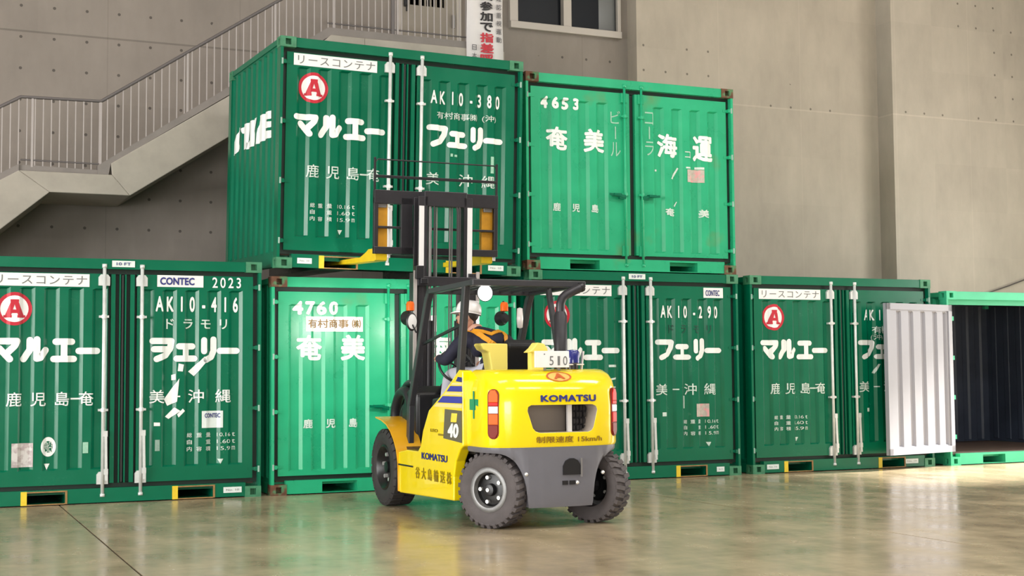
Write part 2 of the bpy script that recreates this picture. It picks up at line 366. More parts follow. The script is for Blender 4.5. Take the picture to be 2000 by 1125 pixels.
def row_txt(body, rect, bold=0.0, gap=0.25):
    """characters in equal cells, all to one scale, each centred in its cell"""
    n = len(body); w = (rect[2] - rect[0]) / (n - gap); parts = []
    G = {ch: text2d(ch, bold) for ch in set(body) if ch != ' '}
    bb = {ch: (min(v[0] for v in g[0]), max(v[0] for v in g[0]), min(v[1] for v in g[0]), max(v[1] for v in g[0])) for ch, g in G.items()}
    ylo = min(q[2] for q in bb.values()); yhi = max(q[3] for q in bb.values()); wm = max(q[1] - q[0] for q in bb.values())
    sx = w * (1 - gap) / wm; sy = (rect[3] - rect[1]) / (yhi - ylo)
    for i, ch in enumerate(body):
        if ch == ' ': continue
        a, b, _, _ = bb[ch]; c = rect[0] + i * w + w * (1 - gap) / 2
        parts.append(([(c + (x - (a + b) / 2) * sx, rect[1] + (y - ylo) * sy, z) for x, y, z in G[ch][0]], G[ch][1]))
    return join2d(parts)
def join2d(parts):
    V, F = [], []
    for vs, fs in parts:
        n = len(V); V += [v if len(v) == 3 else (v[0], v[1], 0.0) for v in vs]; F += [tuple(i + n for i in f) for f in fs]
    return V, F
def rect2d(x0, y0, x1, y1): return [(x0, y0), (x1, y0), (x1, y1), (x0, y1)], [(0, 1, 2, 3)]
def poly2d(p): return list(p), [tuple(range(len(p)))]
def disc2d(cx, cy, r0, r1=None, n=32, sx=1.0):
    a = [2 * math.pi * k / n for k in range(n)]
    if r1 is None: return [(cx + r0 * sx * math.cos(t), cy + r0 * math.sin(t)) for t in a], [tuple(range(n))]
    v = [(cx + r0 * sx * math.cos(t), cy + r0 * math.sin(t)) for t in a] + [(cx + r1 * sx * math.cos(t), cy + r1 * math.sin(t)) for t in a]
    return v, [(k, (k + 1) % n, (k + 1) % n + n, k + n) for k in range(n)]
def stroke2d(lines, hw):
    parts = []; lift = lambda vf, e: ([(x, y, e) for x, y in vf[0]], vf[1])
    for j, ln in enumerate(lines):
        e = 0.0004 * 4 * (j % 3)
        for i, p in enumerate(ln): parts.append(lift(disc2d(p[0], p[1], hw, None, 14), e + 0.0004 * (i % 2)))
        for i, (p, q) in enumerate(zip(ln[:-1], ln[1:])):
            dx, dy = q[0] - p[0], q[1] - p[1]; L = math.hypot(dx, dy); nx, ny = -dy / L * hw, dx / L * hw
            parts.append(lift(poly2d([(p[0] - nx, p[1] - ny), (q[0] - nx, q[1] - ny), (q[0] + nx, q[1] + ny), (p[0] + nx, p[1] + ny)]), e + 0.0004 * (2 + i % 2)))
    return join2d(parts)
KANA = {'マ': [[(.03, .90), (.95, .90), (.86, .68), (.52, .30)], [(.24, .56), (.66, .06)]],
        'ル': [[(.30, .95), (.30, .50), (.03, .06)], [(.60, .98), (.60, .08), (.76, .12), (.98, .48)]],
        'エ': [[(.10, .88), (.90, .88)], [(.50, .88), (.50, .06)], [(.0, .06), (1.0, .06)]],
        'ー': [[(.04, .44), (.98, .44)]],
        'フ': [[(.03, .92), (.95, .92), (.90, .58), (.66, .22), (.22, .04)]],
        'ヲ': [[(.03, .92), (.95, .92), (.90, .58), (.66, .22), (.22, .04)], [(.10, .52), (.88, .52)]],
        'ェ': [[(.16, .66), (.90, .66)], [(.53, .66), (.53, .06)], [(.04, .06), (1.0, .06)]],
        'リ': [[(.16, .96), (.16, .42)], [(.82, 1.0), (.82, .44), (.66, .14), (.32, .0)]]}
def kana(s, cells, z0, z1, hw):
    out = []
    for ch, (a, b) in zip(s, cells):
        L = [[(a + hw + (b - a - 2 * hw) * x, z0 + hw + (z1 - z0 - 2 * hw) * y) for x, y in ln] for ln in KANA[ch]]
        out.append(stroke2d(L, hw))
    return out
def slice_u(vf, cuts, vcuts=()):
    vs, fs = vf; bm = bmesh.new(); bv = [bm.verts.new((v[0], v[1], v[2] if len(v) > 2 else 0.0)) for v in vs]
    for f in fs:
        try: bm.faces.new([bv[i] for i in f])
        except ValueError: pass
    xs = [v[0] for v in vs]; lo, hi = min(xs), max(xs)
    for c in cuts:
        if lo < c < hi: bmesh.ops.bisect_plane(bm, geom=bm.verts[:] + bm.edges[:] + bm.faces[:], plane_co=(c, 0, 0), plane_no=(1, 0, 0), dist=1e-6)
    ys = [v[1] for v in vs]
    for c in vcuts:
        if min(ys) < c < max(ys): bmesh.ops.bisect_plane(bm, geom=bm.verts[:] + bm.edges[:] + bm.faces[:], plane_co=(0, c, 0), plane_no=(0, 1, 0), dist=1e-6)
    bm.verts.index_update(); out = [tuple(v.co) for v in bm.verts], [tuple(v.index for v in f.verts) for f in bm.faces]; bm.free(); return out
class Panel:
    """plane whose surface offset depends on u; to3(u, v, off) gives the point"""
    def __init__(s, grooves, depth, slope, zone, to3): s.g, s.d, s.s, s.zone, s.to3 = grooves, depth, slope, zone, to3
    def cuts(s): return [c for a, b in s.g for c in (a - s.s / 2, a + s.s / 2, b - s.s / 2, b + s.s / 2)]
    def off(s, u):
        for a, b in s.g:
            if a - s.s / 2 <= u <= b + s.s / 2:
                return s.d * min(1, max(0, (u - a + s.s / 2) / s.s)) * min(1, max(0, (b + s.s / 2 - u) / s.s))
        return 0.0
    def zf(s, z): return min(1, max(0, (z - s.zone[0] + 0.012) / 0.018)) * min(1, max(0, (s.zone[1] + 0.012 - z) / 0.018))
    def lay(s, name, vf, m, parent, eps=0.004):
        zs = [v[1] for v in vf[0]]
        flat = not (s.zone and s.zone[0] < max(zs) and min(zs) < s.zone[1])
        if not flat: vf = slice_u(vf, s.cuts(), (s.zone[0] - 0.012, s.zone[0] + 0.006, s.zone[1] - 0.006, s.zone[1] + 0.012))
        pts = [s.to3(v[0], v[1], (0 if flat else s.off(v[0]) * s.zf(v[1])) - eps - (v[2] if len(v) > 2 else 0)) for v in vf[0]]
        groups = clusters(vf) if name == 'lettering' else [list(range(len(vf[1])))]
        small = max(zs) - min(zs) < 0.058
        if small and len(groups) > 1: groups = [list(range(len(vf[1])))]; kind = 'stuff'      # print too small to pick apart
        else: kind = None
        for g in groups:
            used = sorted({i for k in g for i in vf[1][k]}); ix = {q: j for j, q in enumerate(used)}
            me = bpy.data.meshes.new(name); me.from_pydata([pts[q] for q in used], [], [tuple(ix[i] for i in vf[1][k]) for k in g])
            me.materials.append(M[m]); o = link(name, me, parent)
            if kind: o['kind'] = kind
        return o
def clusters(vf):
    """faces grouped into characters: pieces whose extents along the line overlap belong together"""
    iv = sorted((min(vf[0][i][0] for i in f), max(vf[0][i][0] for i in f), k) for k, f in enumerate(vf[1]))
    h = max(v[1] for v in vf[0]) - min(v[1] for v in vf[0]); out = []; hi = None
    for a, b, k in iv:
        if hi is None or a > hi + 0.05 * h: out.append([k]); hi = b
        else: out[-1].append(k); hi = max(hi, b)
    return out

# ================================================================ hall shell
fl = struct(link('floor', None))
_xs = [-30.0, -11.9, -5.9, 0.10, 6.1, 12.1, 18.6, 40.0]; _ys = [-60.0, -27.85, -21.85, -15.85, -9.85, -3.85, 4.9]
for i in range(len(_xs) - 1):
    for j in range(len(_ys) - 1):
        b = MB().box(_xs[i] + 0.008, _ys[j] + 0.002, -0.2, _xs[i + 1] - 0.008, _ys[j + 1] - 0.002, 0.0)
        b.build('floor_slab', 'floor', fl)
MB().box(-30, -60, -0.25, 40, 4.9, -0.012).build('joint_filler', 'joint', fl)
HC = 11.0
b = MB(); b.box(-13.0, 4.2, 0, 7.22, 4.6, HC); b.box(9.00, 4.2, 0, 9.22, 4.6, HC); b.box(7.22, 4.2, 0, 9.00, 4.6, 6.80); b.box(7.22, 4.2, 8.0, 9.00, 4.6, HC)
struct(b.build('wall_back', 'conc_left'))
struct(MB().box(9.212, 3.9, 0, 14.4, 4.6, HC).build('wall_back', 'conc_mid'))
struct(MB().box(13.983, 3.5, 0, 19.0, 4.6, HC).build('wall_back', 'conc_right'))
b = MB(); b.box(-13.4, -30, 0, -13.0, -15.0, HC); b.box(-13.4, -2.0, 0, -13.0, 4.6, HC); b.box(-13.4, -15.0, 6.2, -13.0, -2.0, HC)
struct(b.build('wall_left', 'shell'))
b = MB(); b.box(18.2, -30, 0, 18.6, -7.7, HC); b.box(18.2, -4.7, 0, 18.6, -3.0, HC); b.box(18.2, -7.7, 5.2, 18.6, -4.7, HC); b.box(18.2, -0.3, 0, 18.6, 4.6, HC); b.box(18.2, -3.0, 5.2, 18.6, -0.3, HC)
struct(b.build('wall_right', 'shell'))
b = MB(); b.box(-13.4, -30.4, 0, -12.1, -30, HC); b.box(-2.9, -30.4, 0, 18.6, -30, HC); b.box(-12.1, -30.4, 6.2, -2.9, -30, HC)
struct(b.build('wall_front', 'shell'))
struct(MB().box(-13.4, -30, HC, 18.6, 4.6, HC + 0.3).build('ceiling', 'shell'))
# window in the back wall
w = struct(link('window_1', None)); w.location = (0, 0, 0)
b = MB()
for x0, x1 in ((7.10, 7.24), (8.03, 8.17), (9.00, 9.06)): b.box(x0, 4.13, 6.74, x1, 4.30, 8.06)
b.box(7.10, 4.10, 6.70, 9.06, 4.30, 6.81); b.box(7.10, 4.13, 7.95, 9.06, 4.30, 8.06)
b.build('window_frame', 'frame', w, bevel=0.006)
MB().box(7.24, 4.24, 6.81, 8.03, 4.26, 7.95).build('pane', 'glass', w)
MB().box(8.17, 4.22, 6.81, 8.70, 4.24, 7.95).build('pane', 'glass', w)
MB().box(8.70, 4.22, 6.81, 9.00, 4.24, 7.95).build('pane', 'glassgrey', w)
# steel door on the upper landing
dr = struct(link('door_1', None))
MB().box(5.25, 4.15, 6.0, 5.33, 4.24, 8.1).box(6.21, 4.15, 6.0, 6.29, 4.24, 8.1).box(5.25, 4.15, 8.02, 6.29, 4.24, 8.1).build('door_frame', 'frame', dr, bevel=0.004)
b = MB(); b.box(5.33, 4.16, 6.02, 6.21, 4.22, 6.90); b.box(5.33, 4.16, 7.5, 6.21, 4.22, 8.02); b.box(5.33, 4.16, 6.90, 5.44, 4.22, 7.5); b.box(6.02, 4.16, 6.90, 6.21, 4.22, 7.5)
b.build('door_leaf', 'door', dr, bevel=0.003)
for k in range(7):
    x = 5.44 + 0.087 * k
    MB().box(x, 4.165, 6.90, x + 0.022, 4.215, 7.5).build('louver_bar', 'door', dr)
MB().box(5.44, 4.20, 6.90, 6.02, 4.215, 7.5).build('pane', 'glass', dr)
MB().box(5.36, 4.12, 6.86, 5.42, 4.16, 6.98).tube([(5.39, 4.11, 6.78), (5.39, 4.11, 6.88)], 0.012).build('door_handle', 'black', dr)
MB().box(6.14, 4.13, 6.60, 6.18, 4.16, 6.80).build('hinge', 'greymetal', dr)
# cable on the end wall
cb = MB().tube([(15.90, 3.46, 2.66), (16.4, 3.46, 2.80), (16.95, 3.46, 2.97), (17.9, 3.46, 3.35)], 0.012, 6).build('wall_cable', 'cable')
tag(cb, 'thin dark cable rising along the concrete wall at the right edge', 'cable')

# ---------------------------------------------------------------- stairs
st = thing('concrete_staircase', 'concrete staircase with a landing climbing the back wall behind the containers', 'staircase', (0, 0, 0))
YS = 2.9
def stair_poly(name, poly, m='conc_stair'): return MB().prism(poly, 'y', YS, 4.19).build(name, m, st, bevel=0.01)
sl = (5.005 - 4.052) / (2.455 - 0.959)
stair_poly('lower_flight', [(-5.2, 0.0), (-4.05, 0.0), (0.217, 3.648), (-0.15, 3.905), (-5.2, 0.85)])
stair_poly('landing_slab', [(0.217, 3.648), (1.198, 3.648), (0.976, 3.905), (-0.15, 3.905)])
stair_poly('upper_flight', [(1.198, 3.648), (4.35, 3.648 + (4.35 - 1.198) * 0.664), (4.35, 5.99), (3.866, 5.995), (3.72, 5.86), (0.959, 4.052), (0.976, 3.905)])
stair_poly('upper_landing', [(4.35, 5.74), (6.46, 5.74), (6.46, 5.99), (4.35, 5.99)])
# raised kerbs along the edge
MB().prism([(0.959, 4.05), (0.93, 3.90), (0.80, 3.90), (0.80, 4.02), (0.90, 4.09), (3.83, 6.10), (6.46, 6.09), (6.46, 5.985), (3.87, 5.99)], 'y', YS + 0.03, YS + 0.17).build('kerb', 'conc_dark', st)
MB().prism([(-0.15, 3.90), (-0.15, 3.985), (0.82, 3.965), (0.82, 3.90)], 'y', YS + 0.06, YS + 0.2).build('kerb', 'conc_dark', st)
MB().prism([(-5.0, 0.95), (-5.0, 1.07), (-0.15, 3.99), (-0.15, 3.90)], 'y', YS + 0.03, YS + 0.17).build('kerb', 'conc_dark', st)
# treads on the upper flight
n = 17
for k in range(n):
    x = 1.05 + k * (3.72 - 1.05) / n; z = 3.905 + (k + 1) * (5.99 - 3.905) / (n + 1)
    MB().box(x, YS + 0.2, z - 0.16, x + 0.30, 4.18, z).build('tread', 'conc_dark', st)
rl = thing('stair_railing', 'grey steel railing with thin upright bars along the stairs and landings', 'railing', (0, 0, 0))
YR = YS + 0.07
hr = [(-5.0, 1.96), (-0.133, 4.843), (0.836, 4.857), (3.72, 6.795), (3.95, 6.92), (6.42, 6.92)]
MB().tube([(x, YR, z) for x, z in hr], 0.022, 8).build('handrail', 'handrail', rl, smooth=True)
def on(poly, x):
    for (a, b), (c, d) in zip(poly[:-1], poly[1:]):
        if a <= x <= c: return b + (d - b) * (x - a) / (c - a)
base = [(-5.0, 1.03), (-0.15, 3.98), (0.90, 3.98), (0.93, 4.10), (3.83, 6.09), (6.5, 6.09)]
bal_mesh = {}
def upright(x, kind='baluster'):
    z0 = on(base, x) - 0.02; z1 = on(hr, x); r = {'baluster': 0.0065, 'post': 0.013, 'dark_post': 0.02}[kind]
    k = (kind, round(z1 - z0, 2))
    if k not in bal_mesh:
        h = k[1]; bal_mesh[k] = MB().box(-r, -r, 0, r, r, h).mesh(kind, 'handrail' if kind == 'dark_post' else 'rail')
    o = link('post' if kind != 'baluster' else 'baluster', bal_mesh[k], rl); o.location = (x, YR, z0)
x = -2.4
while x < 6.4:
    upright(x); x += 0.0975
for x in (-1.0, 0.005, 0.834, 1.93, 3.1, 3.92, 6.40): upright(x, 'post')
upright(4.777, 'dark_post'); upright(4.85, 'post')
for q_ in ([(3.83, YR, 6.17), (6.42, YR, 6.16)], [(-0.13, YR, 4.05), (0.83, YR, 4.045)]): MB().tube(q_, 0.012, 6).build('lower_rail', 'handrail', rl)
# banner hung on the railing
bn = thing('hanging_banner', 'white vertical banner with black and red characters hanging from the upper railing', 'banner', (5.86, YS - 0.02, 5.2))
vs = []; fs = []
for j in range(15):
    for i in range(5):
        vs.append((0.565 * i / 4, -0.012 * math.sin(j * 0.9 + i) - 0.01, 2.35 * j / 14))
for j in range(14):
    for i in range(4): a = j * 5 + i; fs.append((a, a + 1, a + 6, a + 5))
b = MB().add(vs, fs); o = b.build('cloth', 'banner', bn, smooth=True); sd = o.modifiers.new('thick', 'SOLIDIFY'); sd.thickness = 0.004
BP = Panel([], 0, 0, None, lambda u, v, off: (u, -0.028 + off, v))
def ban(ch, x0, x1, z0, z1, m, bold=0.032): BP.lay('lettering', txt(ch, (x0, z0, x1, z1), bold), m, bn, 0.001)
zt = 1.66
for i, ch in enumerate('員参加で'): ban(ch, 0.20, 0.40, 1.50 - i * 0.152, 1.635 - i * 0.152, 'bannerblack')
for i, ch in enumerate('指差呼称'): ban(ch, 0.20, 0.41, 0.885 - i * 0.152, 1.025 - i * 0.152, 'bannerred')
for i, ch in enumerate('確認重視運動'): ban(ch, 0.455, 0.535, 1.50 - i * 0.12, 1.58 - i * 0.12, 'bannergrey', 0.015)
for i, ch in enumerate('日本通'): ban(ch, 0.075, 0.145, 0.76 - i * 0.12, 0.84 - i * 0.12, 'bannergrey', 0.015)

# ================================================================ shipping containers
W, D, HA, HB = 2.991, 2.438, 2.591, 2.438
def grooves(rights, w): return [(r - w, r) for r in rights]
AKL = grooves([0.346 + 0.243 * k for k in range(5)], 0.118); AKR = grooves([1.81 + 0.24 * k for k in range(5)], 0.118)
SKL = grooves([0.351 + 0.261 * k for k in range(4)], 0.128); SKR = grooves([1.95 + 0.27 * k for k in range(4)], 0.130)
YD = 0.050          # door face
SPEC = {'dark': dict(H=HA, paint='dgreen', cast='greencast', L=AKL, R=AKR, zone=(0.37, 2.26), rod=0.196, rodm='galv', edge=0.150, stile=((0.078, 0.122), (0.022, 0.036)), pk=((0.548, 0.925), (2.085, 2.462)), doorz=(0.205, HA - 0.162), hdr=0.112),
        'light': dict(H=HB, paint='lgreen', cast='rust', L=SKL, R=SKR, zone=(0.27, 2.12), rod=0.122, rodm='lgreen', edge=0.098, stile=((0.040, 0.098),), pk=((0.585, 0.995), (2.000, 2.410)), doorz=(0.210, HB - 0.166), hdr=0.115)}
def panel_mesh(mb, x0, x1, z0, z1, gr, depth, slope, zone, y, back, m=0, to=lambda u, d, v: (u, d, v)):
    """sheet with vertical pressed grooves between zone heights, flat above and below"""
    us = [x0]; ds = [0.0]
    for a, b in gr:
        us += [a - slope / 2, a + slope / 2, b - slope / 2, b + slope / 2]; ds += [0, depth, depth, 0]
    us.append(x1); ds.append(0.0)
    v = []; f = []
    for z, use in ((z0, 0), (zone[0] - 0.012, 0), (zone[0] + 0.006, 1), (zone[1] - 0.006, 1), (zone[1] + 0.012, 0), (z1, 0)):
        for u, d in zip(us, ds): v.append(to(u, y + (d if use else 0), z))
    n = len(us)
    for j in range(5):
        for i in range(n - 1): f.append((j * n + i, j * n + i + 1, (j + 1) * n + i + 1, (j + 1) * n + i))
    k = len(v)                                       # edges and back
    c = [to(x0, y + back, z0), to(x1, y + back, z0), to(x1, y + back, z1), to(x0, y + back, z1)]
    v += c; f += [(k, k + 3, k + 2, k + 1), tuple(range(n)) + (k + 1, k), tuple(5 * n + i for i in range(n - 1, -1, -1)) + (k + 3, k + 2),
                  tuple(j * n for j in range(5, -1, -1)) + (k, k + 3), tuple(j * n + n - 1 for j in range(6)) + (k + 2, k + 1)]
    mb.add(v, f, m)
_mc = {}
def cached(key, fn):
    if key not in _mc: _mc[key] = fn()
    return _mc[key]
def casting(cast, sx):
    def f():
        bm = bmesh.new(); bmesh.ops.create_cube(bm, size=1.0)
        bmesh.ops.scale(bm, vec=(0.178, 0.162, 0.118), verts=bm.verts)
        bm.normal_update()
        for want in (Vector((0, -1, 0)), Vector((sx, 0, 0))):
            fc = [q for q in bm.faces if q.normal.dot(want) > 0.99][0]
            r = bmesh.ops.inset_individual(bm, faces=[fc], thickness=0.036, depth=0)
            vs = list(fc.verts); cx = sum((v.co for v in vs), Vector()) / 4
            for v in vs:                              # narrow the opening to an upright slot
                d = v.co - cx; d.x *= 0.52; d.y *= 0.52; v.co = cx + d
            r = bmesh.ops.inset_individual(bm, faces=[fc], thickness=0.0005, depth=-0.07)
        me = bpy.data.meshes.new('corner_casting'); bm.to_mesh(me); bm.free(); me.materials.append(M[cast]); return me
    return cached(('cast', cast, sx), f)
def add(name, key, fn, mats, parent, smooth=False):
    return link(name, cached(key, lambda: fn().mesh(name, mats, smooth)), parent)
def rod_part(c, sp, kind, x, side, kk):
    H = sp['H']
    def rod():
        b = MB(); b.tube([(0, 0, 0.085), (0, 0, H - 0.075)], 0.019 if kind == 'dark' else 0.016, 10); b.tube([(0, 0, 0.10), (0, 0, 0.07)], 0.026, 8); b.tube([(0, 0, H - 0.10), (0, 0, H - 0.06)], 0.026, 8); return b
    r = add('locking_rod', ('rod', kind), rod, sp['rodm'], c, True); r.location = (x, 0.012, 0)
    for i, z in enumerate(((0.20, 0.33), (H - 0.29, H - 0.17))):
        def plate(z=z):
            pts = [(-0.058, z[0]), (0.058, z[0]), (0.058, z[1] - 0.03), (0.035, z[1]), (-0.035, z[1]), (-0.058, z[1] - 0.03)] if kind == 'dark' else [(-0.04, z[0]), (0.04, z[0]), (0.04, z[1]), (-0.04, z[1])]
            return MB().prism(pts, 'y', 0.006, 0.045)
        add('rod_bracket', ('rbr', kind, i), plate, sp['rodm'], r)
    for i, z in enumerate((0.98, 1.97)):
        add('rod_guide', ('rgd', kind, i), lambda z=z: MB().box(-0.05, -0.006, z - 0.012, 0.05, 0.045, z + 0.012).tube([(0, -0.002, z - 0.02), (0, -0.002, z + 0.02)], 0.026, 8), sp['rodm'], r)
    if kind == 'dark':
        def handle():
            b = MB(); b.bar((0.026, -0.022, 0.74), (0.034, -0.030, 0.24), 0.028, 0.014, up=(0, 1, 0)); b.box(0.0, -0.03, 0.70, 0.045, 0.0, 0.76); b.box(0.012, -0.04, 0.30, 0.052, 0.02, 0.36); return b
        add('rod_handle', ('rhd', kind), handle, 'galv', r)
    else:
        def handle():
            b = MB(); b.bar((0.0, -0.02, 0.95), (side * 0.24, -0.03, 0.97), 0.012, 0.03, up=(0, 0, 1)); b.box(min(0, side * 0.09), -0.02, 0.92, max(0, side * 0.09), 0.03, 0.955); b.box(side * 0.13 - 0.05, -0.045, 0.955, side * 0.13 + 0.05, 0.03, 0.985); return b
        add('rod_handle', ('rhd', kind, side), handle, 'dgreen', r)
def container(label, kind, loc, rot=(0, 0, 0), doors=True, open_box=False, frame=None):
    sp = SPEC[kind]; H = sp['H']; c = thing('shipping_container', label, 'container', loc, rot, 'shipping containers stacked along the back wall')
    paint = frame or sp['paint']; cast = frame or sp['cast']; sidep = 'dgreen_side' if kind == 'dark' else paint
    K = kind + paint
    for x in (0, 1):
        for y in (0, 1):
            for z in (0, 1):
                cm = cast
                o = link('corner_casting', casting(cm, -1 if x == 0 else 1), c)
                o.location = (0.089 + x * (W - 0.178), 0.081 + y * (D - 0.162), 0.059 + z * (H - 0.118))
                if y: o.rotation_euler = (0, 0, math.pi); o.data = casting(cm, 1 if x == 0 else -1)
    def post(sx, y):
        def f():
            b = MB(); a, d = (0.003, 0.036) if sx < 0 else (W - 0.036, W - 0.003); e, g = (0.036, 0.092) if sx < 0 else (W - 0.092, W - 0.036)
            if y == 0: b.box(a, 0.006, 0.118, d, 0.15, H - 0.118); b.box(e, 0.125, 0.118, g, 0.16, H - 0.118)
            else: b.box(min(a, e), D - 0.12, 0.118, max(d, g), D - 0.006, H - 0.118)
            return b
        return f
    for sx in (-1, 1):
        for y in (0, 1): add('corner_post', ('post', K, sx, y), post(sx, y), paint, c)
    hd = sp['hdr']
    def header():
        b = MB(); b.box(0.172, 0.010, H - hd, W - 0.172, 0.12, H - 0.012); b.box(0.09, 0.135, H - hd - 0.07, W - 0.09, 0.16, H - hd + 0.02); b.box(0.172, 0.016, H - 0.012, W - 0.172, 0.1, H - 0.003); return b
    add('header_rail', ('hdr', K), header, paint, c)
    (p0, p1), (p2, p3) = sp['pk']
    def sill():
        b = MB(); z0, z1, zt = 0.020, 0.136, 0.160
        for a, d in ((0.172, p0), (p1, p2), (p3, W - 0.172)): b.box(a, 0.008, z0 - 0.008, d, 0.10, zt)
        for a, d in ((p0, p1), (p2, p3)): b.box(a, 0.008, z1, d, 0.10, zt); b.box(a, 0.008, z0 - 0.008, d, 0.10, z0)
        return b
    add('bottom_sill', ('sill', K), sill, paint, c)
    def tunnel(a, d):
        def f():
            b = MB(); z0, z1 = 0.018, 0.138; t = 0.006
            b.box(a - t, 0.10, z0 - t, a, D - 0.1, z1 + t); b.box(d, 0.10, z0 - t, d + t, D - 0.1, z1 + t)
            b.box(a, 0.10, z1, d, D - 0.1, z1 + t); b.box(a, 0.10, z0 - t, d, D - 0.1, z0); b.box(a, D - 0.11, z0, d, D - 0.1, z1); return b
        return f
    for i, (a, d) in enumerate(sp['pk']):
        t = add('fork_pocket', ('pk', K, i), tunnel(a, d), paint, c)
        if kind == 'dark' and not frame:
            def fr(a=a, d=d):
                b = MB(); b.box(a - 0.060, 0.002, 0.010, a, 0.02, 0.152, 1); b.box(d, 0.002, 0.010, d + 0.022, 0.02, 0.150); b.box(a, 0.002, 0.136, d, 0.02, 0.150); b.box(a, 0.002, 0.008, d, 0.02, 0.020); return b
            add('pocket_frame', ('pkf', K, i), fr, ['ochre', 'pocketyel'], t)
    # side walls, back, roof and floor
    sg = grooves([0.29 + 0.25 * k for k in range(9)], 0.115)
    def side(sx):
        def f():
            b = MB(); xo = 0.022 if sx < 0 else W - 0.022
            panel_mesh(b, 0.15, D - 0.12, 0.13, H - 0.075, sg, 0.022, 0.04, (0.19, H - 0.10), 0, 0.05, 0, to=(lambda u, d, v: (xo + d, u, v)) if sx < 0 else (lambda u, d, v: (xo - d, u, v)))
            return b
        return f
    def rails(sx, top):
        a, d = (0.006, 0.07) if sx < 0 else (W - 0.07, W - 0.006)
        return lambda: MB().box(a, 0.162, H - 0.075, d, D - 0.162, H - 0.012) if top else MB().box(a, 0.162, 0.012, d, D - 0.162, 0.13)
    for sx in (-1, 1):
        add('side_wall', ('side', K, sx), side(sx), sidep, c); [add('side_rail', ('srail', K, sx, t_), rails(sx, t_), sidep, c) for t_ in (0, 1)]
    add('back_wall', ('back', K), lambda: MB().box(0.09, D - 0.05, 0.12, W - 0.09, D - 0.012, H - 0.05), paint, c)
    def roof():
        b = MB(); b.box(0.06, 0.1, H - 0.05, W - 0.06, D - 0.03, H - 0.022)
        for k in range(12): b.box(0.14 + k * 0.23, 0.16, H - 0.022, 0.24 + k * 0.23, D - 0.16, H - 0.008)
        return b
    add('roof_panel', ('roof', K), roof, paint, c)
    add('sill_upstand', ('stop', K, open_box), lambda: MB().box(0.09, 0.135, 0.10, W - 0.09, 0.155, 0.26 if not open_box else 0.172), paint, c)
    add('floor_deck', ('deck', K, open_box), lambda: MB().box(0.07, 0.10, 0.145, W - 0.07, D - 0.05, 0.172), 'plywood', c)
    c['_kind'] = kind; info = dict(obj=c, sp=sp, kind=kind)
    if not doors: return info
    cx = W / 2; gap = 0.022 if kind == 'dark' else 0.038; z0, z1 = sp['doorz']
    for name, a, d, gr in (('L', 0.088, cx - gap, sp['L']), ('R', cx + gap, W - 0.088, sp['R'])):
        def dm(a=a, d=d, gr=gr):
            b = MB(); s = -1 if d < cx else 1; e = cx + s * sp['edge']
            panel_mesh(b, a if s < 0 else e, e if s < 0 else d, z0, z1, gr, 0.032, 0.036, sp['zone'], YD, 0.045)
            bx_ = lambda p, q, y0_, y1_, m_=0: b.box(cx + min(s * p, s * q), y0_, z0 + 0.004, cx + max(s * p, s * q), y1_, z1 - 0.004, m_)
            bx_(0.0 if kind == 'dark' else gap, sp['edge'], YD + 0.060, YD + 0.075, 1)  # recessed plate coloured dark, the shade of the gap put into it
            for p, q in sp['stile']: bx_(p, q, YD - 0.012, YD + 0.062)
            return b
        o = add('door', ('door', K, name), dm, [paint, 'gasket_gap_shade'], c); info[name] = o
        hx = 0.040 if name == 'L' else W - 0.040; s = 1 if name == 'L' else -1
        for k in range(4):
            z = z0 + 0.10 + (z1 - z0 - 0.22) * k / 3
            def hg(): return MB().box(-0.026, -0.040, -0.022, 0.030, 0.03, 0.022, 1).tube([(-0.014, -0.040, -0.034), (-0.014, -0.040, 0.034)], 0.012, 8).box(0.02, -0.006, -0.016, 0.095, 0.006, 0.016, 1)
            h = link('hinge', cached(('hinge', kind), lambda: hg().mesh('hinge', ['hinge', 'dgreen'] if kind == 'dark' else ['hinge', 'lgreen'])), o); h.location = (hx, YD, z); h.scale = (s, 1, 1)
        rod_part(c, sp, kind, cx + (-1 if name == 'L' else 1) * sp['rod'], -1 if name == 'L' else 1, name)
        info['P' + name] = Panel(gr, 0.032, 0.036, sp['zone'], lambda u, v, off: (u, YD + off, v))
    zt_ = H - sp['hdr']
    add('door_gasket', ('gask', K), lambda: MB().box(0.037, YD + 0.028, 0.161, 0.090, YD + 0.05, zt_).box(W - 0.090, YD + 0.028, 0.161, W - 0.037, YD + 0.05, zt_).box(0.037, YD + 0.029, z1 - 0.002, W - 0.037, YD + 0.05, zt_).box(0.037, YD + 0.029, 0.161, W - 0.037, YD + 0.05, z0 + 0.002), 'gasket_gap_shade', c)
    add('door_seal', ('seal', K), lambda: MB().box(cx - (0.010 if kind == 'dark' else 0.036), YD + (0.010 if kind == 'dark' else 0.040), z0 + 0.01, cx + (0.010 if kind == 'dark' else 0.036), YD + 0.059, z1 - 0.01), 'seal' if kind == 'dark' else 'gasket_gap_shade', c)
    info['F'] = Panel([], 0, 0, None, lambda u, v, off: (u, 0.006 + off, v))
    return info
def put(ci, side, vf, m, name='lettering', eps=0.004):
    if side == 'F': return ci['F'].lay(name, vf, m, ci['obj'], eps)
    return ci['P' + side].lay(name, vf, m, ci[side], eps)
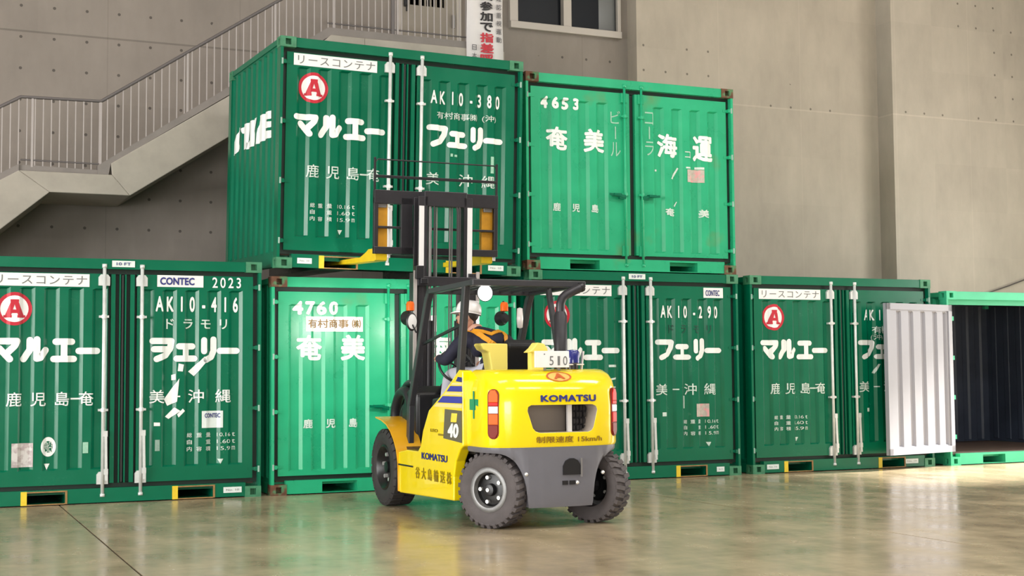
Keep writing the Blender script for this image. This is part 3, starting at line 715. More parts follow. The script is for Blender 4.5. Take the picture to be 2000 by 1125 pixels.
def emblem(ci):
    x, z = 0.405, 2.045
    put(ci, 'L', disc2d(x, z, 0.140), 'plate', 'emblem', 0.004); put(ci, 'L', disc2d(x, z, 0.139, 0.174), 'redpaint', 'emblem', 0.005)
    lz = lambda vf, e: ([(a, b, e) for a, b in vf[0]], vf[1])
    A = join2d([poly2d([(-.098, -.085), (-.040, -.085), (.015, .095), (-.030, .095)]), lz(poly2d([(.098, -.085), (.040, -.085), (-.015, .095), (.030, .095)]), .0004), lz(rect2d(-.05, -.045, .05, -.008), .0008), lz(rect2d(-.108, -.092, -.028, -.066), .0008), lz(rect2d(.028, -.092, .108, -.066), .0008), lz(rect2d(-.042, .072, .042, .098), .0008)])
    put(ci, 'L', ([(x + a, z + b, e) for a, b, e in A[0]], A[1]), 'redpaint', 'emblem', 0.007)
def sign(ci, m='greytext'):
    put(ci, 'L', rect2d(0.165, 2.285, 1.150, 2.420), 'plate', 'sign_plate', 0.005)
    put(ci, 'L', row_txt('リースコンテナ', (0.195, 2.305, 1.125, 2.400), 0.0, 0.22), m, 'lettering', 0.008)
def big_kana(ci, right='フェリー', rm='whitepaint'):
    for q_ in kana('マルエー', [(0.17, 0.48), (0.46, 0.755), (0.765, 1.035), (1.01, 1.275)], 1.475, 1.765, 0.034): put(ci, 'L', q_, 'whitepaint')
    for q_ in kana(right, [(1.775, 2.06), (2.03, 2.295), (2.305, 2.535), (2.50, 2.765)], 1.475, 1.765, 0.034): put(ci, 'R', q_, rm)
def route(ci, m='thinwhite', right=True):
    put(ci, 'L', join2d([row_txt('鹿児島', (0.335, 1.03, 0.965, 1.178), 0.008, 0.36), rect2d(0.975, 1.095, 1.075, 1.112), txt('奄', (1.055, 1.03, 1.205, 1.178), 0.008)]), m)
    if right: put(ci, 'R', join2d([txt('美', (1.785, 1.04, 1.945, 1.185), 0.008), rect2d(2.03, 1.105, 2.11, 1.120), txt('沖', (2.20, 1.04, 2.365, 1.185), 0.008), txt('縄', (2.495, 1.04, 2.665, 1.185), 0.008)]), m)
def grid(ci, side, x0, z0, m='thinwhite'):
    rows = [('総', '重', '量', '10.16', 't'), ('自', None, '重', '1.60', 't'), ('内', '容', '積', '15.9', 'm')]
    P = []
    for i, r in enumerate(rows):
        z = z0 + 0.165 - i * 0.075
        for ch, dx in zip(r[:3], (0, 0.10, 0.20)):
            if ch: P.append(txt(ch, (x0 + dx, z, x0 + dx + 0.055, z + 0.05), 0.01))
        P.append(txt(r[3], (x0 + 0.325, z + 0.004, x0 + 0.47, z + 0.046), 0.0)); P.append(txt(r[4], (x0 + 0.49, z + 0.004, x0 + 0.525, z + 0.046), 0.0))
    q_ = put(ci, side, join2d(P), m, 'small_print'); q_['kind'] = 'stuff'
    put(ci, side, poly2d([(x0 + 0.33, z0 - 0.075), (x0 + 0.36, z0 - 0.13), (x0 + 0.39, z0 - 0.075)]), m)
def tagplate(ci, x0, x1, z0=0.055, z1=0.118, writing='No. 10'):
    put(ci, 'F', rect2d(x0, z0, x1, z1), 'tag', 'data_plate', 0.004); put(ci, 'F', txt(writing, (x0 + 0.03, z0 + 0.022, x1 - 0.03, z1 - 0.02)), 'greytext', 'lettering', 0.006)
def center_plate(ci, writing='リース用'):
    H = ci['sp']['H']; put(ci, 'F', rect2d(1.375, H - 0.090, 1.612, H - 0.022), 'tag', 'data_plate', 0.004)
    put(ci, 'F', txt('10 FT', (1.42, H - 0.072, 1.57, H - 0.04), 0.01), 'bluetext', 'lettering', 0.006)

# --- bottom row, left
A = container('dark green shipping container marked AK10-416 at the left end of the bottom row', 'dark', (-0.770, 0.0, 0))
sign(A); emblem(A); big_kana(A, 'ヲェリー'); route(A, 'whitepaint')
put(A, 'R', rect2d(1.855, 2.300, 2.352, 2.428), 'plate', 'sign_plate', 0.005); put(A, 'R', txt('CONTEC', (1.885, 2.322, 2.255, 2.405), 0.035), 'bluetext', 'lettering', 0.008)
put(A, 'R', row_txt('2023', (2.450, 2.298, 2.772, 2.415), 0.012, 0.32), 'whitepaint')
put(A, 'R', row_txt('AK10-416', (1.840, 2.030, 2.755, 2.200), 0.032, 0.28), 'whitepaint')
put(A, 'R', row_txt('ドラモリ', (1.945, 1.845, 2.630, 1.955), 0.014, 0.42), 'thinwhite')
for pl in ([(2.198, 1.381), (2.373, 1.545), (2.398, 1.494), (2.261, 1.33)], [(1.94, 1.083), (1.977, 1.012), (2.076, 1.056), (2.099, 1.307)],
           [(1.953, 0.895), (2.051, 0.994), (2.114, 0.955), (1.991, 0.87)], [(2.077, 0.918), (2.138, 0.979), (2.163, 0.954), (2.094, 0.885)],
           [(2.09, 1.47), (2.147, 1.457), (2.135, 1.382), (2.081, 1.387)], [(2.017, 1.345), (2.061, 1.357), (2.062, 1.294), (2.019, 1.287)], [(1.831, 0.836), (1.897, 0.834), (1.898, 0.797), (1.831, 0.798)]):
    put(A, 'R', poly2d(pl), 'whitepaint', 'torn_sticker', 0.006)
put(A, 'R', join2d([rect2d(2.344, 0.765, 2.575, 0.95)]), 'tag', 'sticker', 0.005); put(A, 'R', txt('CONTEC', (2.375, 0.875, 2.545, 0.925), 0.03), 'bluetext', 'lettering', 0.008)
put(A, 'R', rect2d(1.845, 0.53, 1.895, 0.65), 'hinge', 'sticker', 0.005)
grid(A, 'R', 2.190, 0.50)
put(A, 'L', rect2d(0.394, 0.402, 0.605, 0.650), 'sticker', 'sticker', 0.005)
put(A, 'L', disc2d(0.757, 0.606, 0.060, 0.102, 28, 0.74), 'whitepaint', 'emblem', 0.005); put(A, 'L', txt('船', (0.715, 0.55, 0.80, 0.665)), 'thinwhite', 'emblem', 0.005)
put(A, 'L', poly2d([(0.716, 0.431), (0.772, 0.431), (0.744, 0.367)]), 'whitepaint')
put(A, 'L', rect2d(1.10, 0.53, 1.155, 0.645), 'fadewhite', 'sticker', 0.005)
tagplate(A, 2.575, 2.775); center_plate(A)
# --- second in the bottom row
B = container('bright green shipping container marked 4760 lit by the headlamp beside the forklift', 'light', (2.327, -0.019, 0))
put(B, 'L', row_txt('4760', (0.255, 2.012, 0.790, 2.168), 0.050, 0.14), 'whitepaint')
put(B, 'L', rect2d(0.405, 1.825, 1.085, 1.995), 'plate', 'sign_plate', 0.005); put(B, 'L', txt('有村商事 ㈱', (0.43, 1.865, 1.06, 1.965), 0.012), 'brown', 'lettering', 0.008)
def amami(ci):
    for ch, s, r in (('奄', 'L', (0.30, 1.498, 0.600, 1.785)), ('美', 'L', (0.82, 1.495, 1.112, 1.79)), ('海', 'R', (1.875, 1.490, 2.175, 1.795)), ('運', 'R', (2.405, 1.465, 2.705, 1.800))):
        put(ci, s, txt(ch, r, 0.034), 'whitepaint')
    put(ci, 'L', row_txt('鹿児島', (0.375, 0.733, 1.020, 0.838), 0.030, 0.56), 'thinwhite'); put(ci, 'R', row_txt('奄美', (1.968, 0.733, 2.625, 0.838), 0.030, 0.70), 'thinwhite')
amami(B)
put(B, 'R', rect2d(1.73, 1.83, 1.98, 2.02), 'plate', 'sign_plate', 0.005); put(B, 'R', txt('コ―', (1.77, 1.87, 1.94, 1.98), 0.01), 'greytext', 'lettering', 0.008)
# --- third in the bottom row
Cc = container('dark green shipping container marked AK10-290 directly below the one marked 4653', 'dark', (5.502, 0.012, 0))
sign(Cc); emblem(Cc); big_kana(Cc, 'フェリー'); route(Cc, 'thinwhite')
put(Cc, 'R', row_txt('AK10-290', (1.850, 2.020, 2.725, 2.180), 0.028, 0.32), 'whitepaint')
put(Cc, 'R', row_txt('ドラモリ', (1.97, 1.825, 2.61, 1.935), 0.008, 0.5), 'dullgreen')
put(Cc, 'R', rect2d(2.490, 2.285, 2.785, 2.415), 'plate', 'sign_plate', 0.005); put(Cc, 'R', txt('CONTEC', (2.52, 2.31, 2.73, 2.385), 0.02), 'bluetext', 'lettering', 0.008)
put(Cc, 'R', rect2d(2.362, 0.760, 2.550, 0.925), 'pinksticker', 'sticker', 0.005); grid(Cc, 'R', 2.180, 0.51)
for q_ in (rect2d(1.86, 0.775, 1.925, 0.825), rect2d(2.185, 0.87, 2.20, 1.03)): put(Cc, 'R', q_, 'thinwhite', 'torn_sticker')
for q_ in (rect2d(1.10, 1.40, 1.22, 1.43), poly2d([(1.11, 1.235), (1.21, 1.25), (1.215, 1.275), (1.11, 1.255)])): put(Cc, 'L', q_, 'thinwhite', 'torn_sticker')
tagplate(Cc, 2.62, 2.735); center_plate(Cc)
# --- fourth in the bottom row
Dd = container('dark green shipping container partly covered by the swung open white door', 'dark', (8.686, 0.029, 0))
sign(Dd); emblem(Dd); big_kana(Dd); route(Dd, 'thinwhite'); grid(Dd, 'L', 0.375, 0.535)
put(Dd, 'R', row_txt('AK10-318', (1.868, 2.015, 2.74, 2.165), 0.028, 0.32), 'whitepaint'); put(Dd, 'R', txt('有村商事', (2.02, 1.84, 2.60, 1.94), 0.01), 'thinwhite'); put(Dd, 'R', txt('(沖)', (2.0, 1.70 + 0.04, 2.2, 1.83), 0.0), 'thinwhite')
for q_ in (rect2d(1.89, 0.775, 1.95, 0.825), poly2d([(2.0, 1.30), (2.09, 1.42), (2.13, 1.42), (2.04, 1.29)])): put(Dd, 'R', q_, 'thinwhite', 'torn_sticker')
tagplate(Dd, 0.215, 0.400); tagplate(Dd, 2.48, 2.70)
# --- open container at the right edge
Ee = container('open mint green shipping container with an empty dark interior at the right edge', 'light', (11.925, -0.008, 0), doors=False, open_box=True, frame='open_green')
eo = Ee['obj']
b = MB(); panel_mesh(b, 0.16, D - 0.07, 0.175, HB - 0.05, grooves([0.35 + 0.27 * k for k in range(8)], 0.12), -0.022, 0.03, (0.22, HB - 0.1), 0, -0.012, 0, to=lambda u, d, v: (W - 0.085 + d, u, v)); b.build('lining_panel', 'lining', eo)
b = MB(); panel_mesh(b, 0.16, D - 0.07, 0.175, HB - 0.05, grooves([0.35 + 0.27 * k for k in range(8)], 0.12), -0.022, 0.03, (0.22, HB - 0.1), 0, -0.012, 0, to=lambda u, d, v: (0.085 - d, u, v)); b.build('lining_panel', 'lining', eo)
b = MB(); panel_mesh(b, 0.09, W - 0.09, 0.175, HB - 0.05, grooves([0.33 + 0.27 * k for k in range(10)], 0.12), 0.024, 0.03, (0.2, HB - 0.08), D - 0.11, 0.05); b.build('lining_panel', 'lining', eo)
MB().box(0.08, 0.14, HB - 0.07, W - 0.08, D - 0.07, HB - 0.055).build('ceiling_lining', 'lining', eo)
# its left door, swung round in front of the neighbour
b = MB(); dw, dz0, dz1 = 1.385, 0.20, 2.235
gr = [(0.10 + 0.02, 0.10 + 0.075), (0.32, 0.40), (0.575, 0.655), (0.83, 0.91), (1.085, 1.165)]
panel_mesh(b, 0.0, dw, dz0, dz1, gr, -0.03, 0.022, (dz0 + 0.11, dz1 - 0.11), 0.0, -0.045)
b.box(0, 0, dz0, dw, 0.018, dz0 + 0.085); b.box(0, 0, dz1 - 0.085, dw, 0.018, dz1); b.box(0, 0, dz0, 0.075, 0.018, dz1); b.box(dw - 0.07, 0, dz0, dw, 0.018, dz1)
o = b.build('door', 'whitepanel', eo); o.location = (0.02, -0.055, 0); o.rotation_euler = (0, 0, R(-168.5)); o['label'] = 'white inner face of the swung open left door'
for k in range(4):
    h = link('hinge', cached(('ehinge',), lambda: MB().box(-0.05, -0.03, -0.03, 0.05, 0.0, 0.03).mesh('hinge', 'open_green')), eo); h.location = (0.04, 0.0, 0.4 + k * 0.55)
# --- upper tier, carried on the forks
U1L = (2.3357, -0.1877, 2.5221); U1R = Matrix.Rotation(0.02086, 3, 'Z') @ Matrix.Rotation(0.02921, 3, 'X') @ Matrix.Rotation(0.0099, 3, 'Y')
U1 = container('dark green shipping container marked AK10-380 held up on the forklift forks', 'dark', U1L, U1R.to_euler())
sign(U1); emblem(U1); big_kana(U1); route(U1, 'thinwhite'); grid(U1, 'L', 0.385, 0.53)
put(U1, 'R', row_txt('AK10-380', (1.818, 1.995, 2.728, 2.155), 0.028, 0.32), 'whitepaint')
put(U1, 'R', txt('有村商事㈱', (1.90, 1.825, 2.42, 1.910), 0.008), 'thinwhite'); put(U1, 'R', txt('(沖)', (2.49, 1.825, 2.67, 1.910), 0.008), 'thinwhite')
for q_ in (rect2d(2.08, 1.385, 2.11, 1.42), rect2d(2.13, 1.385, 2.17, 1.41), rect2d(2.60, 1.22, 2.645, 1.42)): put(U1, 'R', q_, 'fadewhite', 'torn_sticker')
tagplate(U1, 0.237, 0.405); tagplate(U1, 2.565, 2.765)
SP = Panel(grooves([0.29 + 0.25 * k for k in range(9)], 0.115), 0.022, 0.04, (0.19, HA - 0.10), lambda u, v, off: (0.022 + off, u, v))
sw = [ch for ch in U1['obj'].children if ch.name.startswith('side_wall')][0]
for pl in ([(1.977, 1.817), (1.872, 1.817), (1.91, 1.604), (2.063, 1.513), (2.265, 1.513), (2.175, 1.651)], [(1.656, 1.825), (1.445, 1.825), (1.552, 1.512), (1.689, 1.512)],
           [(1.56, 1.59), (1.359, 1.59), (1.418, 1.505), (1.558, 1.505)], [(1.368, 1.825), (1.067, 1.825), (1.249, 1.51), (1.418, 1.505), (1.372, 1.59)], [(1.849, 1.793), (1.656, 1.825), (1.68, 1.736), (1.788, 1.727)],
           [(0.968, 1.82), (0.808, 1.825), (0.495, 1.825), (0.489, 1.733), (0.616, 1.733), (0.615, 1.71), (0.486, 1.70), (0.481, 1.634), (0.689, 1.634), (0.687, 1.607), (0.477, 1.595), (0.471, 1.51), (0.77, 1.51), (0.831, 1.508), (1.094, 1.508), (1.046, 1.69)]):
    SP.lay('lettering', poly2d(pl), 'whitepaint', sw, 0.005)
# --- upper tier, right
U2 = container('light green shipping container marked 4653 on top of the right hand stack', 'light', (5.480, 0.017, 2.591))
put(U2, 'L', row_txt('4653', (0.225, 2.008, 0.760, 2.158), 0.055, 0.26), 'whitepaint'); amami(U2)
for i_, (a_, b_) in enumerate(zip('ビ|ル', 'コ|ラ')):
    put(U2, 'L', col_txt(a_, (1.190, 1.85 - 0.21 * i_, 1.330, 2.04 - 0.20 * i_)), 'fadewhite'); put(U2, 'R', col_txt(b_, (1.685, 1.87 - 0.20 * i_, 1.815, 2.06 - 0.19 * i_)), 'fadewhite')
put(U2, 'R', rect2d(2.305, 1.188, 2.560, 1.352), 'pinksticker', 'sticker', 0.005)
for q_ in (rect2d(2.285, 1.365, 2.36, 1.385), rect2d(2.43, 1.36, 2.56, 1.39), poly2d([(2.06, 1.22), (2.17, 1.37), (2.19, 1.36), (2.09, 1.21)]), rect2d(1.84, 1.305, 1.865, 1.33), poly2d([(2.11, 0.87), (2.15, 0.93), (2.16, 0.925), (2.125, 0.86)])): put(U2, 'R', q_, 'thinwhite', 'torn_sticker')
put(U2, 'R', txt('コ', (2.27, 1.50, 2.36, 1.585), 0.01), 'thinwhite')

# ================================================================ forklift
FK = thing('forklift', 'yellow and grey diesel forklift holding up a container with its forks', 'forklift', (3.79, -1.657, 0), (0, 0, 0.008))
TILT = Matrix.Translation((0, 0.28, 0.3)) @ Matrix.Rotation(R(2.2), 4, 'X') @ Matrix.Translation((0, -0.28, -0.3))
# wheels
def wheel(x, y, r, w, rot, rear):
    mt = Matrix.Rotation(rot, 4, 'Z') @ Matrix.Rotation(R(-90), 4, 'Y')           # lathe axis z -> -x (outer side of the left wheel)
    if x > 0: mt = Matrix.Rotation(rot, 4, 'Z') @ Matrix.Rotation(R(90), 4, 'Y')
    h = w / 2; ri = r * 0.57
    prof = [(ri, h * 0.80), (ri + 0.03, h * 0.96), (r * 0.80, h), (r * 0.92, h * 0.92), (r * 0.95, h * 0.72), (r * 0.955, 0), (r * 0.95, -h * 0.72), (r * 0.92, -h * 0.92), (r * 0.80, -h), (ri + 0.03, -h * 0.96), (ri, -h * 0.8)]
    b = MB().lathe(prof, 48, 0, mt)
    nl = 30 if rear else 26
    for k in range(nl):
        for s in (1, -1):
            a = 2 * math.pi * (k + (0.5 if s < 0 else 0)) / nl; m2 = mt @ Matrix.Rotation(a, 4, 'Z'); da = math.pi / nl * (0.56 if rear else 0.78)
            vs = []
            for rr, zz in ((r * 0.91, h * 0.99), (r * (1.0 if rear else 0.99), h * 0.86), (r * 1.0, h * 0.02), (r * 0.93, h * 0.02), (r * 0.86, h * 0.9)):
                for t in (-da, da):
                    sk = t + (0.10 if rear else 0.16) * (1 - zz / h) * 0.6
                    vs.append(m2 @ Vector((rr * math.cos(sk), rr * math.sin(sk), s * zz)))
            b.add(vs, [(0, 1, 3, 2), (2, 3, 5, 4), (4, 5, 7, 6), (0, 2, 4, 6, 8), (1, 9, 7, 5, 3), (0, 8, 9, 1)])
    t = b.build('tyre', 'rearrubber' if rear else 'rubber', FK, autosmooth=35); t.location = (x, y, r)
    rm = MB()
    if rear:
        rm.lathe([(ri + 0.006, h * 0.86), (ri - 0.012, h * 0.95), (ri - 0.035, h * 0.90), (ri - 0.045, h * 0.5)], 40, 0, mt)
        rm.lathe([(ri - 0.045, h * 0.5), (ri * 0.68, h * 0.30), (ri * 0.42, h * 0.42), (0.001, h * 0.42)], 40, 1, mt)
        rm.lathe([(0.055, h * 0.4), (0.052, h * 0.86), (0.035, h * 0.92), (0.001, h * 0.92)], 20, 2, mt)
        rm.build('rim', ['rim', 'rimdark', 'black'], t, autosmooth=40)
    else:
        rm.lathe([(ri + 0.006, h * 0.86), (ri - 0.012, h * 0.93), (ri - 0.03, h * 0.80)], 40, 0, mt)
        rm.lathe([(ri - 0.03, h * 0.80), (ri * 0.70, h * 0.32), (ri * 0.45, h * 0.36), (0.001, h * 0.36)], 40, 1, mt)
        rm.lathe([(0.06, h * 0.36), (0.055, h * 0.7), (0.001, h * 0.72)], 20, 1, mt)
        rm.build('rim', ['rimdark', 'rimdark'], t, autosmooth=40)
    for k in range(5 if rear else 6):
        a = 2 * math.pi * k / (5 if rear else 6) + 0.3; rr = ri * 0.58
        p = mt @ Vector((rr * math.cos(a), rr * math.sin(a), h * 0.33)); q = mt @ Vector((rr * math.cos(a), rr * math.sin(a), h * 0.62))
        MB().tube([p, q], 0.018 if rear else 0.021, 6).build('wheel_nut', 'nut', t)
    p = mt @ Vector((0, 0, h * 0.9)); q = mt @ Vector((0, 0, h * 1.02))
    if rear: MB().tube([p, q], 0.017, 10).build('hub_cap', 'nut', t)
RF, RRr = 0.392, 0.332
wheel(-0.585, 0, RF, 0.27, 0, False); wheel(0.585, 0, RF, 0.27, 0, False)
wheel(-0.490, -2.33, RRr, 0.205, R(30), True); wheel(0.490, -2.33, RRr, 0.205, R(28), True)
# chassis and axles
MB().box(-0.42, -2.2, 0.24, 0.42, 0.1, 0.62).box(-0.30, -2.5, 0.20, 0.30, -2.1, 0.66).tube([(-0.5, -2.33, 0.34), (0.5, -2.33, 0.34)], 0.07).tube([(-0.5, 0, RF), (0.5, 0, RF)], 0.10).build('chassis', 'black', FK)
# yellow side skirts and panels
for s in (-1, 1):
    xs = (s * 0.70, s * 0.60) if s < 0 else (s * 0.60, s * 0.70)
    pl = [(-0.455, 0.17), (-1.90, 0.205), (-1.905, 0.42), (-1.955, 0.56), (-2.05, 0.665), (-2.12, 0.70), (-2.12, 1.365), (-2.03, 1.372), (-1.68, 1.18), (-1.28, 1.00), (-1.12, 0.80), (-1.06, 0.66), (-0.98, 0.60), (-0.66, 0.60), (-0.43, 0.57)]
    MB().prism(pl, 'x', *xs).build('side_panel', 'yellow', FK, bevel=0.014, bseg=3)
    # wheel-arch fender
    po = [(0.23, 0.885), (0.05, 0.862), (-0.10, 0.825), (-0.22, 0.765), (-0.32, 0.685), (-0.40, 0.585), (-0.445, 0.46), (-0.455, 0.19)]
    b = MB(); vs = []; k = len(po)
    for y, z in po:
        L = math.hypot(y, z - 0.39); oy, oz = y / L * 0.014, (z - 0.39) / L * 0.014
        for xx, dd in ((s * 0.715, 0), (s * 0.44, 0), (s * 0.44, 1), (s * 0.715, 1)): vs.append((xx, y + oy * dd, z + oz * dd))
    fs = [(0, 1, 2, 3), tuple(4 * (k - 1) + i for i in (3, 2, 1, 0))]
    for i in range(k - 1):
        for j in range(4): fs.append((4 * i + j, 4 * i + (j + 1) % 4, 4 * i + 4 + (j + 1) % 4, 4 * i + 4 + j))
    b.add(vs, fs).build('front_fender', 'orange', FK, autosmooth=35)
MB().box(-0.60, -1.2, 0.585, 0.60, -0.35, 0.615).build('floor_plate', 'black', FK)
MB().box(-0.712, -0.86, 0.44, -0.60, -0.45, 0.455).build('step_plate', 'black', FK, bevel=0.004)
# engine hood under the seat
MB().prism([(-1.0, 0.62), (-2.12, 0.62), (-2.12, 1.33), (-1.72, 1.16), (-1.05, 1.10)], 'x', -0.58, 0.58).build('engine_hood', 'black', FK, bevel=0.02)
# counterweight
OUT = [(-0.655, -2.10), (-0.655, -2.32), (-0.650, -2.41), (-0.635, -2.475), (-0.605, -2.535), (-0.555, -2.585), (-0.48, -2.625), (-0.36, -2.655), (-0.18, -2.675), (0.0, -2.68)]
OUT += [(-x, y) for x, y in OUT[-2::-1]]
def ring(sc, dy, z): return [(x * sc, -2.10 + (y + 2.10) * (sc - dy), z) for x, y in OUT]
b = MB(); lv = [ring(0.985, 0, 0.700), ring(1.0, 0, 0.725), ring(1.0, 0.0, 1.05), ring(0.995, 0.015, 1.18), ring(0.975, 0.055, 1.27), ring(0.945, 0.12, 1.325), ring(0.90, 0.24, 1.362), ring(0.86, 0.36, 1.372)]
n = len(OUT); vs = [p for l in lv for p in l]; fs = []
for j in range(len(lv) - 1):
    for i in range(n - 1): fs.append((j * n + i, j * n + i + 1, (j + 1) * n + i + 1, (j + 1) * n + i))
    fs.append((j * n + n - 1, j * n, (j + 1) * n, (j + 1) * n + n - 1))
fs.append(tuple(range(n - 1, -1, -1))); fs.append(tuple((len(lv) - 1) * n + i for i in range(n)))
b.add(vs, fs); cw_me = b.mesh('counterweight', ['yellow', 'recess'])
cw = link('counterweight', cw_me, FK)
cut = MB(); sl_ = [(-0.285, 1.062), (0.305, 1.062), (0.345, 1.045), (0.355, 1.015), (0.315, 0.865), (0.295, 0.838), (0.26, 0.826), (-0.205, 0.826), (-0.245, 0.838), (-0.270, 0.865), (-0.318, 1.015), (-0.312, 1.045)]
cut.prism(sl_, 'y', -3.2, -2.34); co = link('cutter', cut.mesh('cutter', 'recess'))
co.matrix_world = Matrix.Translation((3.79, -1.657, 0)) @ Matrix.Rotation(0.008, 4, 'Z')
bo = cw.modifiers.new('cut', 'BOOLEAN'); bo.operation = 'DIFFERENCE'; bo.object = co; bo.solver = 'EXACT'
bpy.context.view_layer.update()
me2 = bpy.data.meshes.new_from_object(cw.evaluated_get(bpy.context.evaluated_depsgraph_get()))
cw.modifiers.clear(); cw.data = me2; bpy.data.objects.remove(co)
if len(me2.materials) < 2: me2.materials.clear(); me2.materials.append(M['yellow']); me2.materials.append(M['recess'])
for p in me2.polygons:
    c = p.center; p.material_index = 1 if (-2.62 < c.y < -2.335 and -0.37 < c.x < 0.37 and 0.82 < c.z < 1.07) else 0
    p.use_smooth = True
sharp_edges(me2, 38)
bv = cw.modifiers.new('bevel', 'BEVEL'); bv.width = 0.01; bv.segments = 2; bv.limit_method = 'ANGLE'; bv.angle_limit = R(38)
MB().box(0.105, -2.58, 0.826, 0.145, -2.55, 1.062).build('recess_bar', 'polished', cw)
for i in range(5):
    b = MB()
    for j in range(4): b.box(0.165 + i * 0.034, -2.50 + 0.01 * ((i + j) % 2), 0.835 + j * 0.058, 0.188 + i * 0.034, -2.44, 0.875 + j * 0.058)
    b.box(0.172 + i * 0.034, -2.47, 0.835, 0.181 + i * 0.034, -2.44, 1.045); b.build('grille_fin', 'rubber', cw)
MB().box(0.15, -2.46, 0.83, 0.35, -2.44, 1.06).build('grille_backing', 'black', cw)
# grey lower casting with wheel arches
fine = []
for (a, b_) in zip(OUT[:-1], OUT[1:]):
    m_ = max(1, int(math.hypot(b_[0] - a[0], b_[1] - a[1]) / 0.02))
    for i in range(m_): fine.append((a[0] + (b_[0] - a[0]) * i / m_, a[1] + (b_[1] - a[1]) * i / m_))
fine.append(OUT[-1])
def zb(x):
    a = abs(x)
    if a < 0.325: return 0.185
    if a > 0.63: return 0.655
    t = (a - 0.325) / 0.305; return 0.185 + 0.47 * math.sqrt(max(0.0, 1 - (1 - t) ** 2.6))
b = MB(); vs = []; fs = []; n = len(fine)
for x, y in fine:
    z0 = zb(x); s0 = 0.985
    for sc, z in ((s0, 0.705), (s0, z0 + 0.35 * (0.705 - z0)), (s0 * 0.985, z0 + 0.03 if z0 < 0.6 else z0), (0.955, z0), (0.84, z0), (0.84, 0.705)):
        vs.append((x * sc, -2.10 + (y + 2.10) * sc, z))
k = 6
for i in range(n - 1):
    for j in range(k - 1): fs.append((i * k + j, i * k + j + 1, (i + 1) * k + j + 1, (i + 1) * k + j))
    fs.append((i * k + k - 1, i * k, (i + 1) * k, (i + 1) * k + k - 1))
fs += [tuple(range(k)), tuple((n - 1) * k + j for j in range(k - 1, -1, -1))]
lc = b.add(vs, fs).build('lower_casting', 'cwgrey', FK, autosmooth=45)
MB().box(-0.30, -2.60, 0.19, 0.30, -2.2, 0.70).build('drawbar_block', 'cwgrey', FK)
# raised black patches painted as tow recess and slot shade; pin, small details
b = MB()
arch = [(0.005, 0.46), (0.175, 0.46), (0.175, 0.535), (0.15, 0.58), (0.11, 0.60), (0.07, 0.60), (0.03, 0.58), (0.005, 0.535)]
b.prism(arch, 'y', -2.682, -2.60); b.build('tow_recess_shade', 'black', lc)
for x_ in (0.0, 0.07): MB().box(x_, -2.680, 0.375, x_ + 0.052, -2.60, 0.41).build('tow_slot_shade', 'black', lc)
MB().prism([(0.175, 0.44), (0.187, 0.44), (0.187, 0.60), (0.175, 0.60)], 'y', -2.690, -2.60).build('tow_pin', 'greymetal', lc)
for x, y, z in ((-0.33, -2.645, 0.475), (0.42, -2.625, 0.465), (0.145, -2.668, 0.39)):
    MB().ball((x, y, z), 0.018, 0.018, 0.018, 12, 8).build('bolt', 'nut', lc, smooth=True)
# tail lamps
def pil(u0, u1, v0, v1, steps=7):
    r = (u1 - u0) / 2; c = (u0 + u1) / 2
    return [(c + r * math.cos(t), v1 - r + r * math.sin(t)) for t in [math.pi * i / steps for i in range(steps + 1)]] + [(c - r * math.cos(t), v0 + r - r * math.sin(t)) for t in [math.pi * i / steps for i in range(steps + 1)]]
def lamp(side):
    cxy = Vector((-0.590, -2.548) if side < 0 else (0.560, -2.578)); tn = Vector((0.75, -0.66)).normalized() if side < 0 else Vector((0.80, 0.60))        # along the rounded corner
    nm = Vector((-0.66, -0.75)).normalized() if side < 0 else Vector((0.60, -0.80))
    hw = 0.052
    def at(u, v, d): q = cxy + tn * u + nm * d; return (q.x, q.y, v)
    def seg(mb, p2, d0, d1, m):
        k = len(p2); mb.add([at(u, v, d0) for u, v in p2] + [at(u, v, d1) for u, v in p2], [tuple(range(k)), tuple(range(2 * k - 1, k - 1, -1))] + [(i, (i + 1) % k, (i + 1) % k + k, i + k) for i in range(k)], m)
    hb = MB(); seg(hb, pil(-hw, hw, 0.775, 1.205), -0.05, 0.006, 0); h = hb.build('tail_lamp', 'deepred', FK, bevel=0.004)
    for (v0, v1, mm) in ((1.09, 1.195, 'redlens' if side > 0 else 'amberlens'), (1.06, 1.09, 'redlens'), (0.995, 1.055, 'clearlens'), (0.90, 0.99, 'amberlens' if side < 0 else 'redlens'), (0.785, 0.895, 'deepred')):
        q = MB(); e = 0.042
        p2 = [(-e, v0), (e, v0), (e, v1), (-e, v1)]
        if v1 > 1.19: p2 = [(-e, v0), (e, v0), (e, v1 - 0.04), (e * 0.5, v1), (-e * 0.5, v1), (-e, v1 - 0.04)]
        if v0 < 0.79: p2 = [(-e, v0 + 0.04), (-e * 0.5, v0), (e * 0.5, v0), (e, v0 + 0.04), (e, v1), (-e, v1)]
        seg(q, p2, 0.0, 0.014, 0); q.build('lens', mm, h, bevel=0.004)
lamp(-1); lamp(1)
